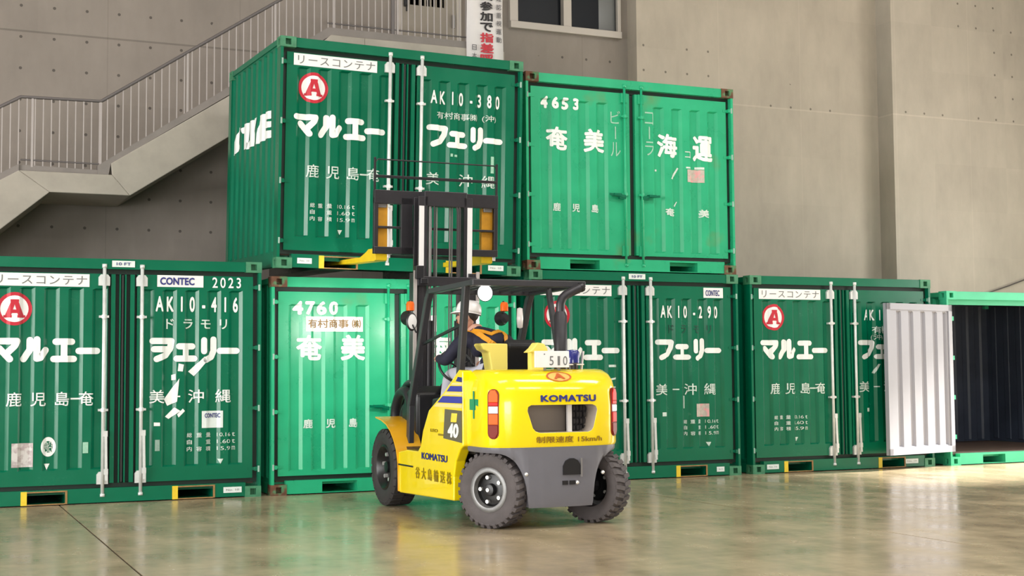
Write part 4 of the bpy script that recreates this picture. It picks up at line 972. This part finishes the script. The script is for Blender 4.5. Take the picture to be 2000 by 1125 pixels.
# lettering on the rear, laid on the curved casting
from mathutils.bvhtree import BVHTree
_cwb = BVHTree.FromPolygons([v.co.copy() for v in cw.data.vertices], [tuple(p.vertices) for p in cw.data.polygons])
def rear_pt(u, v, off):
    hit = _cwb.ray_cast(Vector((u, -3.4, v)), Vector((0, 1, 0)))
    if hit[0] is None: return (u, -2.6, v)
    q = hit[0] - hit[1].normalized() * off if hit[1].y < 0 else hit[0] + hit[1].normalized() * off
    return tuple(q)
RP = Panel([], 0, 0, None, rear_pt)
def rear_lay(vf, m, eps=0.004, name='lettering'):
    return RP.lay(name, slice_u(vf, [-0.42, -0.32, -0.16, 0, 0.16, 0.32, 0.42], [1.18, 1.2, 1.27, 1.29, 1.31, 1.325, 1.34]), m, cw, eps)
rear_lay(txt('KOMATSU', (-0.20, 1.088, 0.345, 1.148), 0.050, 1.08), 'bluetext', 0.005)
rear_lay(txt('制限速度 15km/h', (-0.245, 0.738, 0.40, 0.795), 0.012), 'brown', 0.005)
rear_lay(join2d([disc2d(0.01, 1.303, 0.006 + 0.0058 * k, 0.006 + 0.0058 * (k + 1), 32, 3.0) for k in range(5)]), 'peach', 0.004, 'emblem')
rear_lay(disc2d(0.01, 1.303, 0.0345, 0.0405, 36, 3.0), 'redline', 0.006, 'emblem')
rear_lay(txt('A', (-0.045, 1.280, 0.065, 1.328), 0.05), 'redline', 0.007, 'emblem')
# lettering on the left side panel (viewed from -x, reading towards -y)
spn = [c for c in FK.children if c.name.startswith('side_panel')][0]
LP = Panel([], 0, 0, None, lambda u, v, off: (-0.70 + off, -u, v))
def side_lay(vf, m, eps=0.002, name='lettering'): return LP.lay(name, vf, m, spn, eps)
Y0 = 0.08                                             # the panel stands a little proud of the plane first measured
side_lay(poly2d([(1.97, 1.270), (2.02, 1.310), (2.115, 1.304), (2.115, 1.262)][::1]), 'bluetext', 0.003, 'stripe')
def stripe(z0, z1, xr, m):
    sl2 = lambda z: 2.03 - (1.372 - z) / (1.372 - 1.18) * 0.35 if z > 1.18 else 1.68 - (1.18 - z) / 0.18 * 0.40
    side_lay(poly2d([(sl2(z0) + 0.07, z0), (xr, z0), (xr, z1), (sl2(z1) + 0.07, z1)]), m, 0.003, 'stripe')
stripe(1.178, 1.228, 2.115, 'violet'); stripe(1.075, 1.135, 2.115, 'violet')
stripe(1.236, 1.258, 2.115, 'creamstripe'); stripe(1.145, 1.170, 2.115, 'creamstripe'); stripe(1.035, 1.067, 2.115, 'creamstripe')
side_lay(poly2d([(1.70, 1.018), (2.11, 1.010), (2.11, 0.728), (1.66, 0.752)][::-1]), 'boxgrey', 0.003, 'model_panel')
side_lay(poly2d([(1.87, 0.985), (2.01, 0.985), (1.985, 0.905), (1.845, 0.905)][::-1]), 'yellow', 0.005, 'model_mark')
side_lay(txt('40', (1.77, 0.765, 2.03, 0.895), 0.05, 1.0, 0.15), 'whitepaint', 0.005)
side_lay(join2d([txt('LEO', (1.34, 0.80, 1.52, 0.83), 0.02), rect2d(1.53, 0.772, 1.66, 0.790)]), 'gold', 0.003)
side_lay(txt('KOMATSU', (1.10, 0.535, 1.76, 0.60), 0.03), 'bluetext', 0.003)
side_lay(row_txt('谷大島輸送株', (0.93, 0.345, 1.86, 0.455), 0.012, 0.28), 'gold', 0.003)
# green cross on the counterweight flank
CP = Panel([], 0, 0, None, lambda u, v, off: (-0.655 + off + max(0, (u - 2.28)) * 0.10 , -u, v))
CP.lay('safety_cross', join2d([rect2d(2.185, 1.02, 2.365, 1.115), rect2d(2.262, 0.945, 2.292, 1.185)]), 'greencross', cw, 0.006)
# number plate, blue lamp and breather on the counterweight top
pl = MB().box(-0.185, -2.53, 1.385, 0.150, -2.515, 1.530).build('number_plate', 'plate', FK, bevel=0.004)
NP = Panel([], 0, 0, None, lambda u, v, off: (u, -2.53 + off, v))
for ch_, r_ in (('5', (-0.045, 1.405, -0.005, 1.485)), ('1', (0.035, 1.405, 0.058, 1.485)), ('0', (0.088, 1.405, 0.130, 1.485))): NP.lay('lettering', txt(ch_, r_), 'greytext', pl, 0.003)
NP.lay('lettering', rect2d(-0.10, 1.497, -0.088, 1.507), 'greytext', pl, 0.003)
for x_ in (-0.09, 0.05): MB().box(x_, -2.515, 1.36, x_ + 0.02, -2.50, 1.5).build('plate_bracket', 'greymetal', pl)
bl = MB().lathe([(0.05, 0), (0.062, 0.012), (0.062, 0.105), (0.048, 0.125), (0.001, 0.13)], 20, 0, Matrix.Translation((0.27, -2.36, 1.415))).build('blue_lamp', 'bluelens', FK, autosmooth=40)
MB().lathe([(0.05, 0), (0.05, 0.045), (0.03, 0.05)], 18, 0, Matrix.Translation((0.27, -2.36, 1.368))).build('lamp_base', 'black', bl)
MB().bar((0.345, -2.38, 1.37), (0.365, -2.38, 1.53), 0.012, 0.03, up=(0, 1, 0)).bar((0.19, -2.40, 1.412), (0.36, -2.40, 1.412), 0.012, 0.012).build('lamp_bracket', 'polished', bl)
b = MB().prism([(-0.14, 1.52), (0.06, 1.52), (0.05, 1.56), (0.02, 1.60), (-0.05, 1.61), (-0.09, 1.56)], 'y', -2.30, -2.18); b.build('filler_cap', 'paleyel', FK, bevel=0.01)
MB().box(-0.10, -2.28, 1.36, 0.02, -2.20, 1.53).build('filler_neck', 'paleyel', FK)
# exhaust stack
b = MB(); b.tube([(0.30, -2.06, 1.30), (0.30, -2.06, 1.86)], 0.062, 18); b.tube([(0.30, -2.06, 1.86), (0.30, -2.06, 1.90)], [0.062, 0.045], 18)
ex = b.build('exhaust_stack', 'mast', FK, autosmooth=40)
MB().tube([(0.30, -2.06, 1.88), (0.302, -2.06, 1.97), (0.32, -2.06, 2.02), (0.36, -2.06, 2.055), (0.42, -2.06, 2.085), (0.52, -2.06, 2.13)], [0.042, 0.042, 0.042, 0.042, 0.042, 0.044], 16).build('exhaust_tip', 'mast', ex, autosmooth=50)
MB().tube([(0.505, -2.06, 2.123), (0.528, -2.06, 2.134)], 0.047, 16).build('exhaust_cap', 'black', ex)
# overhead guard
zr = 2.135
b = MB()
for s in (-1, 1):
    b.bar((s * 0.535, -0.92, zr), (s * 0.535, -2.02, zr + 0.02), 0.07, 0.05)
b.bar((-0.57, -0.92, zr), (0.57, -0.92, zr), 0.06, 0.05); b.bar((-0.57, -2.02, zr + 0.02), (0.57, -2.02, zr + 0.02), 0.07, 0.06)
g = b.build('overhead_guard', 'pillar', FK, bevel=0.008)
for k in range(8): MB().bar((-0.45 + k * 0.128, -0.95, zr + 0.015), (-0.45 + k * 0.128, -2.0, zr + 0.035), 0.022, 0.03).build('guard_bar', 'pillar', g)
for s in (-1, 1):
    MB().bar((s * 0.54, -0.92, zr), (s * 0.54, -0.86, zr - 0.08), 0.06, 0.07, up=(0, 1, 0)).bar((s * 0.54, -0.865, zr - 0.06), (s * 0.54, -0.36, 1.02), 0.06, 0.075, up=(0, 1, 0)).bar((s * 0.54, -0.365, 1.04), (s * 0.54, -0.33, 0.62), 0.06, 0.075, up=(0, 1, 0)).build('front_pillar', 'pillar', FK, bevel=0.008)
MB().bar((-0.54, -1.83, zr + 0.01), (-0.56, -1.72, 1.28), 0.06, 0.075, up=(0, 1, 0)).build('rear_pillar', 'pillar', FK, bevel=0.008)
MB().bar((0.46, -1.48, zr + 0.01), (0.46, -1.78, 1.25), 0.05, 0.05, up=(0, 1, 0)).build('rear_pillar', 'pillar', FK, bevel=0.008)
MB().bar((-0.53, -0.62, 1.62), (-0.53, -1.78, 1.80), 0.02, 0.025).build('grab_bar', 'black', FK)
# work lamp at the rear of the guard
wl = MB().lathe([(0.001, 0.05), (0.06, 0.045), (0.078, 0.0), (0.078, -0.012)], 24, 0, Matrix.Translation((-0.42, -1.98, 2.062)) @ Matrix.Rotation(R(-90), 4, 'X')).build('work_lamp', 'black', FK, autosmooth=40)
MB().lathe([(0.001, -0.022), (0.05, -0.018), (0.072, -0.008)], 24, 0, Matrix.Translation((-0.42, -1.98, 2.062)) @ Matrix.Rotation(R(-90), 4, 'X')).build('lens', 'worklamp', wl, smooth=True)
MB().bar((-0.42, -1.97, 2.06), (-0.42, -1.97, 2.15), 0.02, 0.02, up=(0, 1, 0)).build('bracket', 'black', wl)
# rear-view mirrors and front lamp clusters
def cluster(x, y, z, s, beam):
    c = MB().tube([(x, y, z - 0.12), (x, y + 0.02, z + 0.12)], 0.012, 8).build('lamp_stem', 'black', FK)
    MB().lathe([(0.001, 0.05), (0.032, 0.045), (0.042, 0.02), (0.042, -0.045), (0.03, -0.05)], 16, 0, Matrix.Translation((x, y, z + 0.06))).build('turn_lamp', 'amberlens', c, autosmooth=40)
    hm = Matrix.Translation((x, y + 0.05, z - 0.06)) @ Matrix.Rotation(R(-90), 4, 'X')
    MB().lathe([(0.001, -0.07), (0.05, -0.065), (0.075, 0.02), (0.078, 0.035), (0.07, 0.04)], 20, 0, hm).build('head_lamp', 'black', c, autosmooth=40)
    MB().lathe([(0.001, 0.045), (0.06, 0.04), (0.07, 0.034)], 20, 0, hm).build('lens', 'headlens', c, smooth=True)
    l = bpy.data.lights.new('head_lamp_beam', 'SPOT'); l.energy = beam; l.spot_size = R(100); l.spot_blend = 1.0; l.shadow_soft_size = 0.07; l.color = (1.0, 0.97, 0.90)
    lo = bpy.data.objects.new('head_lamp_beam', l); COL.objects.link(lo); lo.parent = FK; lo.location = (x, y + 0.14, z - 0.06); lo.rotation_euler = (R(88), 0, R(2))
cluster(-0.47, -0.16, 1.97, -1, 95); cluster(0.52, -0.30, 1.97, 1, 60)
for s, x, y, z in ((-1, -0.55, -0.42, 1.86), (1, 0.60, -0.60, 1.86)):
    mi = MB().lathe([(0.001, 0.02), (0.06, 0.018), (0.078, 0.0), (0.07, -0.006)], 20, 0, Matrix.Translation((x, y, z)) @ Matrix.Rotation(R(90), 4, 'X') @ Matrix.Diagonal((0.75, 1.2, 1, 1))).build('mirror', 'black', FK, autosmooth=40)
    MB().lathe([(0.001, 0.024), (0.062, 0.020)], 20, 0, Matrix.Translation((x, y, z)) @ Matrix.Rotation(R(90), 4, 'X') @ Matrix.Diagonal((0.75, 1.2, 1, 1))).build('mirror_glass', 'polished', mi)
    MB().tube([(x, y + 0.02, z), (s * 0.54, y - 0.1, 1.75)], 0.009, 8).build('mirror_arm', 'black', mi)
MB().lathe([(0.001, -0.10), (0.028, -0.09), (0.034, 0), (0.028, 0.10), (0.001, 0.11)], 14, 0, Matrix.Translation((0.40, -0.95, 1.88))).build('guard_lamp', 'clearlens', FK, smooth=True)
# seat
se = MB().box(-0.25, -1.48, 1.12, 0.25, -0.98, 1.22).build('seat', 'seat', FK, bevel=0.04, bseg=3)
MB().prism([(-1.42, 1.2), (-1.53, 1.2), (-1.66, 1.60), (-1.60, 1.66), (-1.54, 1.64)], 'x', -0.05, 0.26).build('seat_back', 'seat', se, bevel=0.03, bseg=3)
MB().prism([(-0.385, 1.60), (-0.355, 1.555), (-0.305, 1.53), (-0.29, 1.45), (-0.275, 1.36), (-0.115, 1.36), (-0.115, 1.61), (-0.37, 1.615)], 'y', -1.80, -1.62).build('air_intake', 'paleyel', FK, bevel=0.012)
# dash cowl, steering column and wheel, levers
MB().prism([(-0.30, 0.60), (0.12, 0.60), (0.16, 0.95), (0.02, 1.16), (-0.16, 1.22), (-0.30, 1.14)], 'x', -0.46, 0.46).build('dash_cowl', 'black', FK, bevel=0.04, bseg=3)
sw_ = MB().tube([(-0.20, -0.28, 1.15), (-0.20, -0.72, 1.40)], 0.03, 10).build('steering_column', 'black', FK)
mt = Matrix.Translation((-0.20, -0.74, 1.41)) @ Matrix.Rotation(R(60), 4, 'X')
b = MB(); b.tube([mt @ Vector((0.18 * math.cos(2 * math.pi * k / 24), 0.18 * math.sin(2 * math.pi * k / 24), 0)) for k in range(25)], 0.014, 8)
for k in range(3): a = 2 * math.pi * k / 3 + 0.4; b.tube([mt @ Vector((0, 0, 0)), mt @ Vector((0.175 * math.cos(a), 0.175 * math.sin(a), 0))], 0.01, 6)
b.build('steering_wheel', 'black', sw_, smooth=True)
for x in (0.2, 0.27, 0.34): MB().tube([(x, -0.35, 1.15), (x, -0.50, 1.42)], 0.008, 6).ball((x, -0.505, 1.43), 0.02, 0.02, 0.02, 10, 6).build('hydraulic_lever', 'black', FK)
# tilt cylinder covers and hose loops in front of the cab
for s in (-1, 1): MB().tube([(s * 0.36, -0.30, 0.62), (s * 0.36, 0.15, 0.98)], 0.045, 12).build('tilt_cylinder', 'mast', FK, autosmooth=40)
for x, r_, pp in ((-0.425, 0.055, [(.30, .55), (.42, .70), (.42, .95), (.28, 1.12), (.08, 1.15), (-.06, 1.02), (-.14, .75), (-.15, .6)]), (-0.40, 0.05, [(.16, .55), (.25, .75), (.21, .93), (.10, 1.0), (-.01, .88), (-.05, .62)]), (-0.36, 0.04, [(.34, .5), (.46, .8), (.40, 1.10), (.24, 1.22), (.05, 1.25)]), (0.40, 0.05, [(.30, .55), (.42, .75), (.38, 1.0), (.2, 1.12), (0, 1.0), (-.1, .7)])):
    sm_ = []
    for i in range(len(pp) - 1):
        a_, b_, c_, d_ = (Vector(pp[max(0, min(len(pp) - 1, i + k))]) for k in (-1, 0, 1, 2))
        for t in (0, 0.25, 0.5, 0.75): sm_.append(0.5 * ((2 * b_) + (c_ - a_) * t + (2 * a_ - 5 * b_ + 4 * c_ - d_) * t * t + (3 * b_ - a_ - 3 * c_ + d_) * t ** 3))
    sm_.append(Vector(pp[-1]))
    MB().tube([(x, q.x, q.y) for q in sm_], r_, 12).build('hose', 'seat', FK, smooth=True)
# ---- mast (tilted back)
def mpart(b, name, m, bevel=0.0, parent=FK, sm=None): return b.xf(TILT).build(name, m, parent, bevel=bevel, autosmooth=sm)
for s in (-1, 1):
    X = lambda a, c: (min(s * a, s * c), max(s * a, s * c))
    b = MB(); x0, x1 = X(0.31, 0.345); b.box(x0, 0.10, 0.16, x1, 0.27, 2.40); x0, x1 = X(0.255, 0.345); b.box(x0, 0.10, 0.16, x1, 0.125, 2.40); b.box(x0, 0.245, 0.16, x1, 0.27, 2.40)
    mpart(b, 'outer_mast_rail', 'mast', 0.003)
    b = MB(); x0, x1 = X(0.205, 0.235); b.box(x0, 0.13, 0.22, x1, 0.29, 3.20); x0, x1 = X(0.205, 0.305); b.box(x0, 0.13, 0.22, x1, 0.155, 3.20); b.box(x0, 0.265, 0.22, x1, 0.29, 3.20)
    ir = mpart(b, 'inner_mast_rail', 'mast', 0.003)
    x0, x1 = X(0.245, 0.300); mpart(MB().box(x0, 0.124, 2.36, x1, 0.131, 3.10), 'wear_strip', 'polished', parent=ir)
    mpart(MB().tube([(s * 0.165, 0.17, 0.25), (s * 0.165, 0.17, 1.9)], 0.042, 14), 'lift_cylinder', 'mast', sm=40)
    mpart(MB().tube([(s * 0.165, 0.17, 1.9), (s * 0.165, 0.17, 3.15)], 0.022, 12), 'cylinder_rod', 'greymetal', sm=40)
    for k, xx in enumerate((0.075, 0.10)):
        mpart(MB().box(s * xx - 0.007, 0.20, 0.9, s * xx + 0.007, 0.21, 3.14), 'lift_chain', 'greymetal')
    mpart(MB().bar((s * 0.352, 0.085, 0.4), (s * 0.352, 0.085, 2.42), 0.034, 0.02, up=(0, 1, 0)), 'mast_edge_strip', 'rail')
mpart(MB().box(-0.24, 0.13, 3.10, 0.24, 0.27, 3.26), 'mast_crosshead', 'mast', 0.006)
mpart(MB().box(-0.33, 0.07, 2.26, 0.33, 0.105, 2.36), 'mast_crossbar', 'mast', 0.006)
mpart(MB().box(-0.33, 0.07, 0.50, 0.33, 0.105, 0.64), 'mast_crossbar', 'mast', 0.006)
mpart(MB().box(-0.36, 0.04, 2.33, -0.27, 0.13, 2.47).box(-0.31, 0.03, 2.28, -0.23, 0.09, 2.34), 'mast_stop', 'black', 0.006)
for x in (-0.13, 0.13, 0.155): mpart(MB().tube([(x, 0.12, 0.8), (x, 0.12, 3.05), (x, 0.15, 3.12)], 0.011, 8), 'hydraulic_hose', 'rubber')
# load backrest and carriage
def cpart(b, name, m, parent=FK, bevel=0.004): return b.xf(TILT).build(name, m, parent, bevel=bevel)
b = MB(); b.box(-0.70, 0.40, 3.13, 0.72, 0.46, 3.275); b.box(-0.70, 0.40, 2.60, 0.72, 0.46, 2.675)
b.box(-0.70, 0.405, 2.60, -0.655, 0.455, 3.2); b.box(0.675, 0.405, 2.60, 0.72, 0.455, 3.2); b.box(-0.40, 0.40, 2.60, -0.27, 0.46, 3.2); b.box(0.31, 0.40, 2.60, 0.42, 0.46, 3.2); b.box(-0.66, 0.41, 2.87, 0.68, 0.45, 2.895)
ca = cpart(b, 'carriage', 'mast')
for x in (-0.69, 0.71): cpart(MB().box(x - 0.012, 0.42, 3.27, x + 0.012, 0.44, 3.62), 'backrest_post', 'black', ca)
cpart(MB().box(-0.69, 0.415, 3.405, 0.71, 0.445, 3.435), 'backrest_bar', 'black', ca)
cpart(MB().tube([(-0.69, 0.43, 3.56), (-0.66, 0.43, 3.60), (0.68, 0.43, 3.60), (0.71, 0.43, 3.56)], 0.008, 8), 'backrest_bar', 'black', ca, 0)
for xc in (-0.60, 0.615):
    fk = cpart(MB().prism([(0.46, 2.535), (0.50, 2.525), (2.55, 2.535), (2.95, 2.565), (2.95, 2.575), (0.98, 2.585), (0.78, 2.632), (0.70, 2.66), (0.46, 2.66)], 'x', xc - 0.066, xc + 0.066), 'fork', 'forkyel', FK)
    cpart(MB().box(xc - 0.066, 0.46, 2.66, xc + 0.066, 0.52, 3.13), 'fork_shank', 'shank', fk)
    cpart(MB().box(xc - 0.05, 0.44, 3.09, xc + 0.05, 0.50, 3.15), 'fork_hook', 'greymetal', fk); cpart(MB().box(xc + 0.068, 0.455, 2.56, xc + 0.100, 0.465, 3.10), 'wear_plate', 'polished', fk)

# ================================================================ driver
def skin_mesh(pts, edges, radii, sub=2):
    me = bpy.data.meshes.new('s'); me.from_pydata(pts, edges, []); o = link('s', me); m = o.modifiers.new('skin', 'SKIN'); m.use_smooth_shade = True
    sv = me.skin_vertices[0].data
    for i, r in enumerate(radii): sv[i].radius = (r if isinstance(r, tuple) else (r, r)); sv[i].use_root = (i == 0)
    s = o.modifiers.new('sub', 'SUBSURF'); s.levels = sub; s.render_levels = sub
    bpy.context.view_layer.update()
    em = bpy.data.meshes.new_from_object(o.evaluated_get(bpy.context.evaluated_depsgraph_get()))
    v = [tuple(q.co) for q in em.vertices]; f = [tuple(p.vertices) for p in em.polygons]
    bpy.data.objects.remove(o); bpy.data.meshes.remove(me); bpy.data.meshes.remove(em); return v, f
pe = thing('person', 'forklift driver in a navy jacket with orange harness and white helmet, leaning to look left', 'person', (3.79, -1.657, 1.22), (0, 0, 0.008))
def L(x, y, z): return (x, y, z - 1.22)
P = [L(0.02, -1.30, 1.32), L(0.0, -1.32, 1.44), L(-0.05, -1.30, 1.57), L(-0.11, -1.24, 1.66), L(-0.17, -1.16, 1.75), L(-0.195, -1.12, 1.80),      # 0-5 pelvis..neck
     L(-0.13, -1.15, 1.31), L(-0.24, -0.68, 1.33), L(-0.25, -0.55, 0.96), L(-0.25, -0.50, 0.70), L(-0.26, -0.38, 0.66),                                # 6-10 left leg
     L(0.16, -1.15, 1.31), L(0.22, -0.70, 1.30), L(0.22, -0.58, 0.96), L(0.22, -0.52, 0.70), L(0.22, -0.40, 0.66),                                     # 11-15 right leg
     L(-0.33, -1.20, 1.655), L(-0.45, -1.10, 1.46), L(-0.435, -0.88, 1.48), L(-0.425, -0.83, 1.495),                                                        # 16-19 left arm
     L(0.13, -1.27, 1.645), L(0.24, -1.14, 1.44), L(0.10, -0.92, 1.44), L(0.06, -0.87, 1.45)]                                                            # 20-23 right arm
Ed = [(0, 1), (1, 2), (2, 3), (3, 4), (4, 5), (0, 6), (6, 7), (7, 8), (8, 9), (9, 10), (0, 11), (11, 12), (12, 13), (13, 14), (14, 15), (3, 16), (16, 17), (17, 18), (18, 19), (3, 20), (20, 21), (21, 22), (22, 23)]
Rd = [(0.16, 0.14), (0.175, 0.145), (0.19, 0.145), (0.155, 0.115), 0.062, 0.055, 0.10, 0.082, 0.062, 0.05, 0.045, 0.10, 0.082, 0.062, 0.05, 0.045, 0.082, 0.062, 0.046, 0.036, 0.082, 0.062, 0.046, 0.036]
v, f = skin_mesh(P, Ed, Rd)
body = MB(); body.add(v, f, 0)
def near(c):
    best = (9, 0)
    for k, (a, b_) in enumerate(Ed):
        pa, pb = Vector(P[a]), Vector(P[b_]); t = max(0, min(1, (c - pa).dot(pb - pa) / (pb - pa).length_squared)); d = (c - pa.lerp(pb, t)).length
        if d < best[0]: best = (d, k)
    return best[1]
for i, fc in enumerate(f):
    c = sum((Vector(v[q]) for q in fc), Vector()) / len(fc); k = near(c)
    body.m[i] = 1 if 5 <= k <= 14 and not (k in (9, 14)) else 3 if k in (9, 14) else 2 if k in (4, 18, 22) else 0
# head: cranium, jaw, nose, ears, lips; facing left and slightly forward/up
HM = Matrix.Translation(L(-0.215, -1.075, 1.865)) @ Matrix.Rotation(R(58), 4, 'Z') @ Matrix.Rotation(R(8), 4, 'X') @ Matrix.Rotation(R(6), 4, 'Y')    # head looks along local +y
hd = MB(); hd.ball((0, 0, 0.02), 0.076, 0.095, 0.105, 24, 16)
hv = []
for x, y, z in hd.v:
    if z < 0.0: y2 = y * (1.0 if y > 0 else 0.72) ; x2 = x * (1 + z * 2.4); hv.append((x2, y2 + (0.010 if y > 0 else 0), z * 1.22))
    else: hv.append((x, y, z))
hd.v = hv; hd.m = [2] * len(hd.f)
hd.prism([(0.088, -0.012), (0.112, -0.018), (0.115, -0.008), (0.092, 0.032)], 'x', -0.011, 0.011, 2)
for s in (-1, 1):
    hd.ball((s * 0.078, -0.008, 0.0), 0.012, 0.022, 0.032, 10, 8, 2); hd.ball((s * 0.032, 0.083, 0.022), 0.013, 0.008, 0.007, 10, 6, 4)
hd.ball((0, 0.092, -0.045), 0.024, 0.008, 0.007, 10, 6, 5)
hd.xf(HM); n0 = len(body.v); body.v += hd.v; body.f += [tuple(i + n0 for i in q) for q in hd.f]; body.m += hd.m
# hands with four fingers and a thumb
def hand(wrist, dirv, palm_n, side):
    w_ = Vector(wrist); d = Vector(dirv).normalized(); nrm = Vector(palm_n).normalized(); sdv = d.cross(nrm).normalized() * side
    kn = w_ + d * 0.085
    pv, pf = skin_mesh([tuple(w_), tuple(w_ + d * 0.045), tuple(kn)], [(0, 1), (1, 2)], [(0.026, 0.022), (0.036, 0.018), (0.038, 0.016)], 1)
    body.add(pv, pf, 2)
    for i, (o_, ln) in enumerate(((-0.028, 0.075), (-0.009, 0.084), (0.010, 0.079), (0.028, 0.062))):
        a = kn + sdv * o_ - d * 0.012; q1 = a + d * ln * 0.40 + nrm * 0.006; q2 = q1 + d * ln * 0.16 + nrm * ln * 0.34; q3 = q2 - d * ln * 0.20 + nrm * ln * 0.20
        fv, ff = skin_mesh([tuple(a), tuple(q1), tuple(q2), tuple(q3)], [(0, 1), (1, 2), (2, 3)], [0.010, 0.0095, 0.009, 0.0075], 1); body.add(fv, ff, 2)
    a = w_ + d * 0.030 - sdv * 0.028; q1 = a + d * 0.026 - sdv * 0.024 + nrm * 0.014; q2 = q1 + d * 0.022 + nrm * 0.028
    fv, ff = skin_mesh([tuple(a), tuple(q1), tuple(q2)], [(0, 1), (1, 2)], [0.013, 0.011, 0.009], 1); body.add(fv, ff, 2)
hand(L(-0.43, -0.85, 1.49), (0.25, 0.92, 0.10), (0.25, 0.1, -0.95), 1); hand(L(0.075, -0.885, 1.445), (-0.35, 0.85, 0.05), (-0.2, 0.1, -0.95), -1)
bo_ = body.build('body', ['navy', 'trouser', 'skin', 'black', 'hair', 'redline'], pe, smooth=True, weld=False)
# helmet: shell, brim, ridge; sits on the head
he = MB(); prof = [(1.0, 0.0), (1.0, 0.25), (0.95, 0.55), (0.80, 0.82), (0.55, 0.97), (0.25, 1.03), (0.001, 1.04)]
he.lathe([(r * 0.108, z * 0.115) for r, z in prof], 28, 0, Matrix.Diagonal((0.94, 1.16, 1, 1)))
br = []; 
for k in range(28):
    a = 2 * math.pi * k / 28; e = 1.0 + (0.42 * max(0, math.sin(a)) ** 3 + 0.10)
    br.append((0.094 * math.cos(a), 0.118 * math.sin(a), 0.006)); br.append((0.094 * (1 + 0.10) * math.cos(a), 0.118 * e * math.sin(a), -0.010 - 0.018 * max(0, math.sin(a)) ** 2))
he.add(br, [(2 * k, 2 * k + 1, (2 * k + 3) % 56, (2 * k + 2) % 56) for k in range(28)])
he.box(-0.012, -0.09, 0.085, 0.012, 0.09, 0.122)
hm = he.xf(HM @ Matrix.Translation((0, 0, 0.062))).build('helmet', 'helmet', pe, autosmooth=40); so = hm.modifiers.new('thick', 'SOLIDIFY'); so.thickness = 0.004
MB().tube([tuple(HM @ Vector(q)) for q in ((-0.088, 0.01, 0.06), (-0.080, 0.02, -0.04), (-0.04, 0.045, -0.105), (0.04, 0.045, -0.105), (0.080, 0.02, -0.04), (0.088, 0.01, 0.06))], 0.006, 6).build('chin_strap', 'black', pe)
HMI = HM
b = MB(); b.ball((0, -0.012, 0.045), 0.083, 0.094, 0.075, 20, 10); b.xf(HM).build('hair', 'hair', pe, smooth=True)
# harness straps over the back and shoulders, following the torso
bvh_o = bo_
bt = BVHTree.FromPolygons([Vector(q) for q in body.v], body.f)
def strap(pts, w, m='harness', name='harness_strap'):
    out = []; pts = [Vector(q) for q in pts]; fine_ = []
    for a, b_ in zip(pts[:-1], pts[1:]):
        for i in range(6): fine_.append(a.lerp(b_, i / 6))
    fine_.append(pts[-1]); mbs = MB(); vs = []
    snap = []
    for q in fine_:
        loc_, nn, _, _ = bt.find_nearest(q); snap.append((loc_ + nn * 0.012, nn))
    for i, (q, nn) in enumerate(snap):
        d = (snap[min(i + 1, len(snap) - 1)][0] - snap[max(i - 1, 0)][0]).normalized(); sd_ = d.cross(nn).normalized() * w / 2
        vs += [q - sd_, q + sd_, q + sd_ - nn * 0.008, q - sd_ - nn * 0.008]
    k = len(snap); fs_ = [(0, 1, 2, 3), tuple(4 * (k - 1) + j for j in (3, 2, 1, 0))]
    for i in range(k - 1):
        for j in range(4): fs_.append((4 * i + j, 4 * i + (j + 1) % 4, 4 * i + 4 + (j + 1) % 4, 4 * i + 4 + j))
    return mbs.add(vs, fs_).build(name, m, pe)
strap([L(-0.25, -1.05, 1.66), L(-0.25, -1.25, 1.76), L(-0.19, -1.44, 1.68), L(-0.05, -1.48, 1.55), L(0.08, -1.48, 1.42)], 0.048)
strap([L(0.03, -1.10, 1.66), L(0.04, -1.30, 1.76), L(0.05, -1.44, 1.68), L(0.06, -1.48, 1.55), L(0.08, -1.48, 1.42)], 0.048)
strap([L(-0.24, -1.28, 1.75), L(-0.11, -1.42, 1.72), L(0.04, -1.33, 1.74)], 0.04)
strap([L(-0.17, -1.38, 1.40), L(0.0, -1.48, 1.40), L(0.18, -1.40, 1.40)], 0.05)
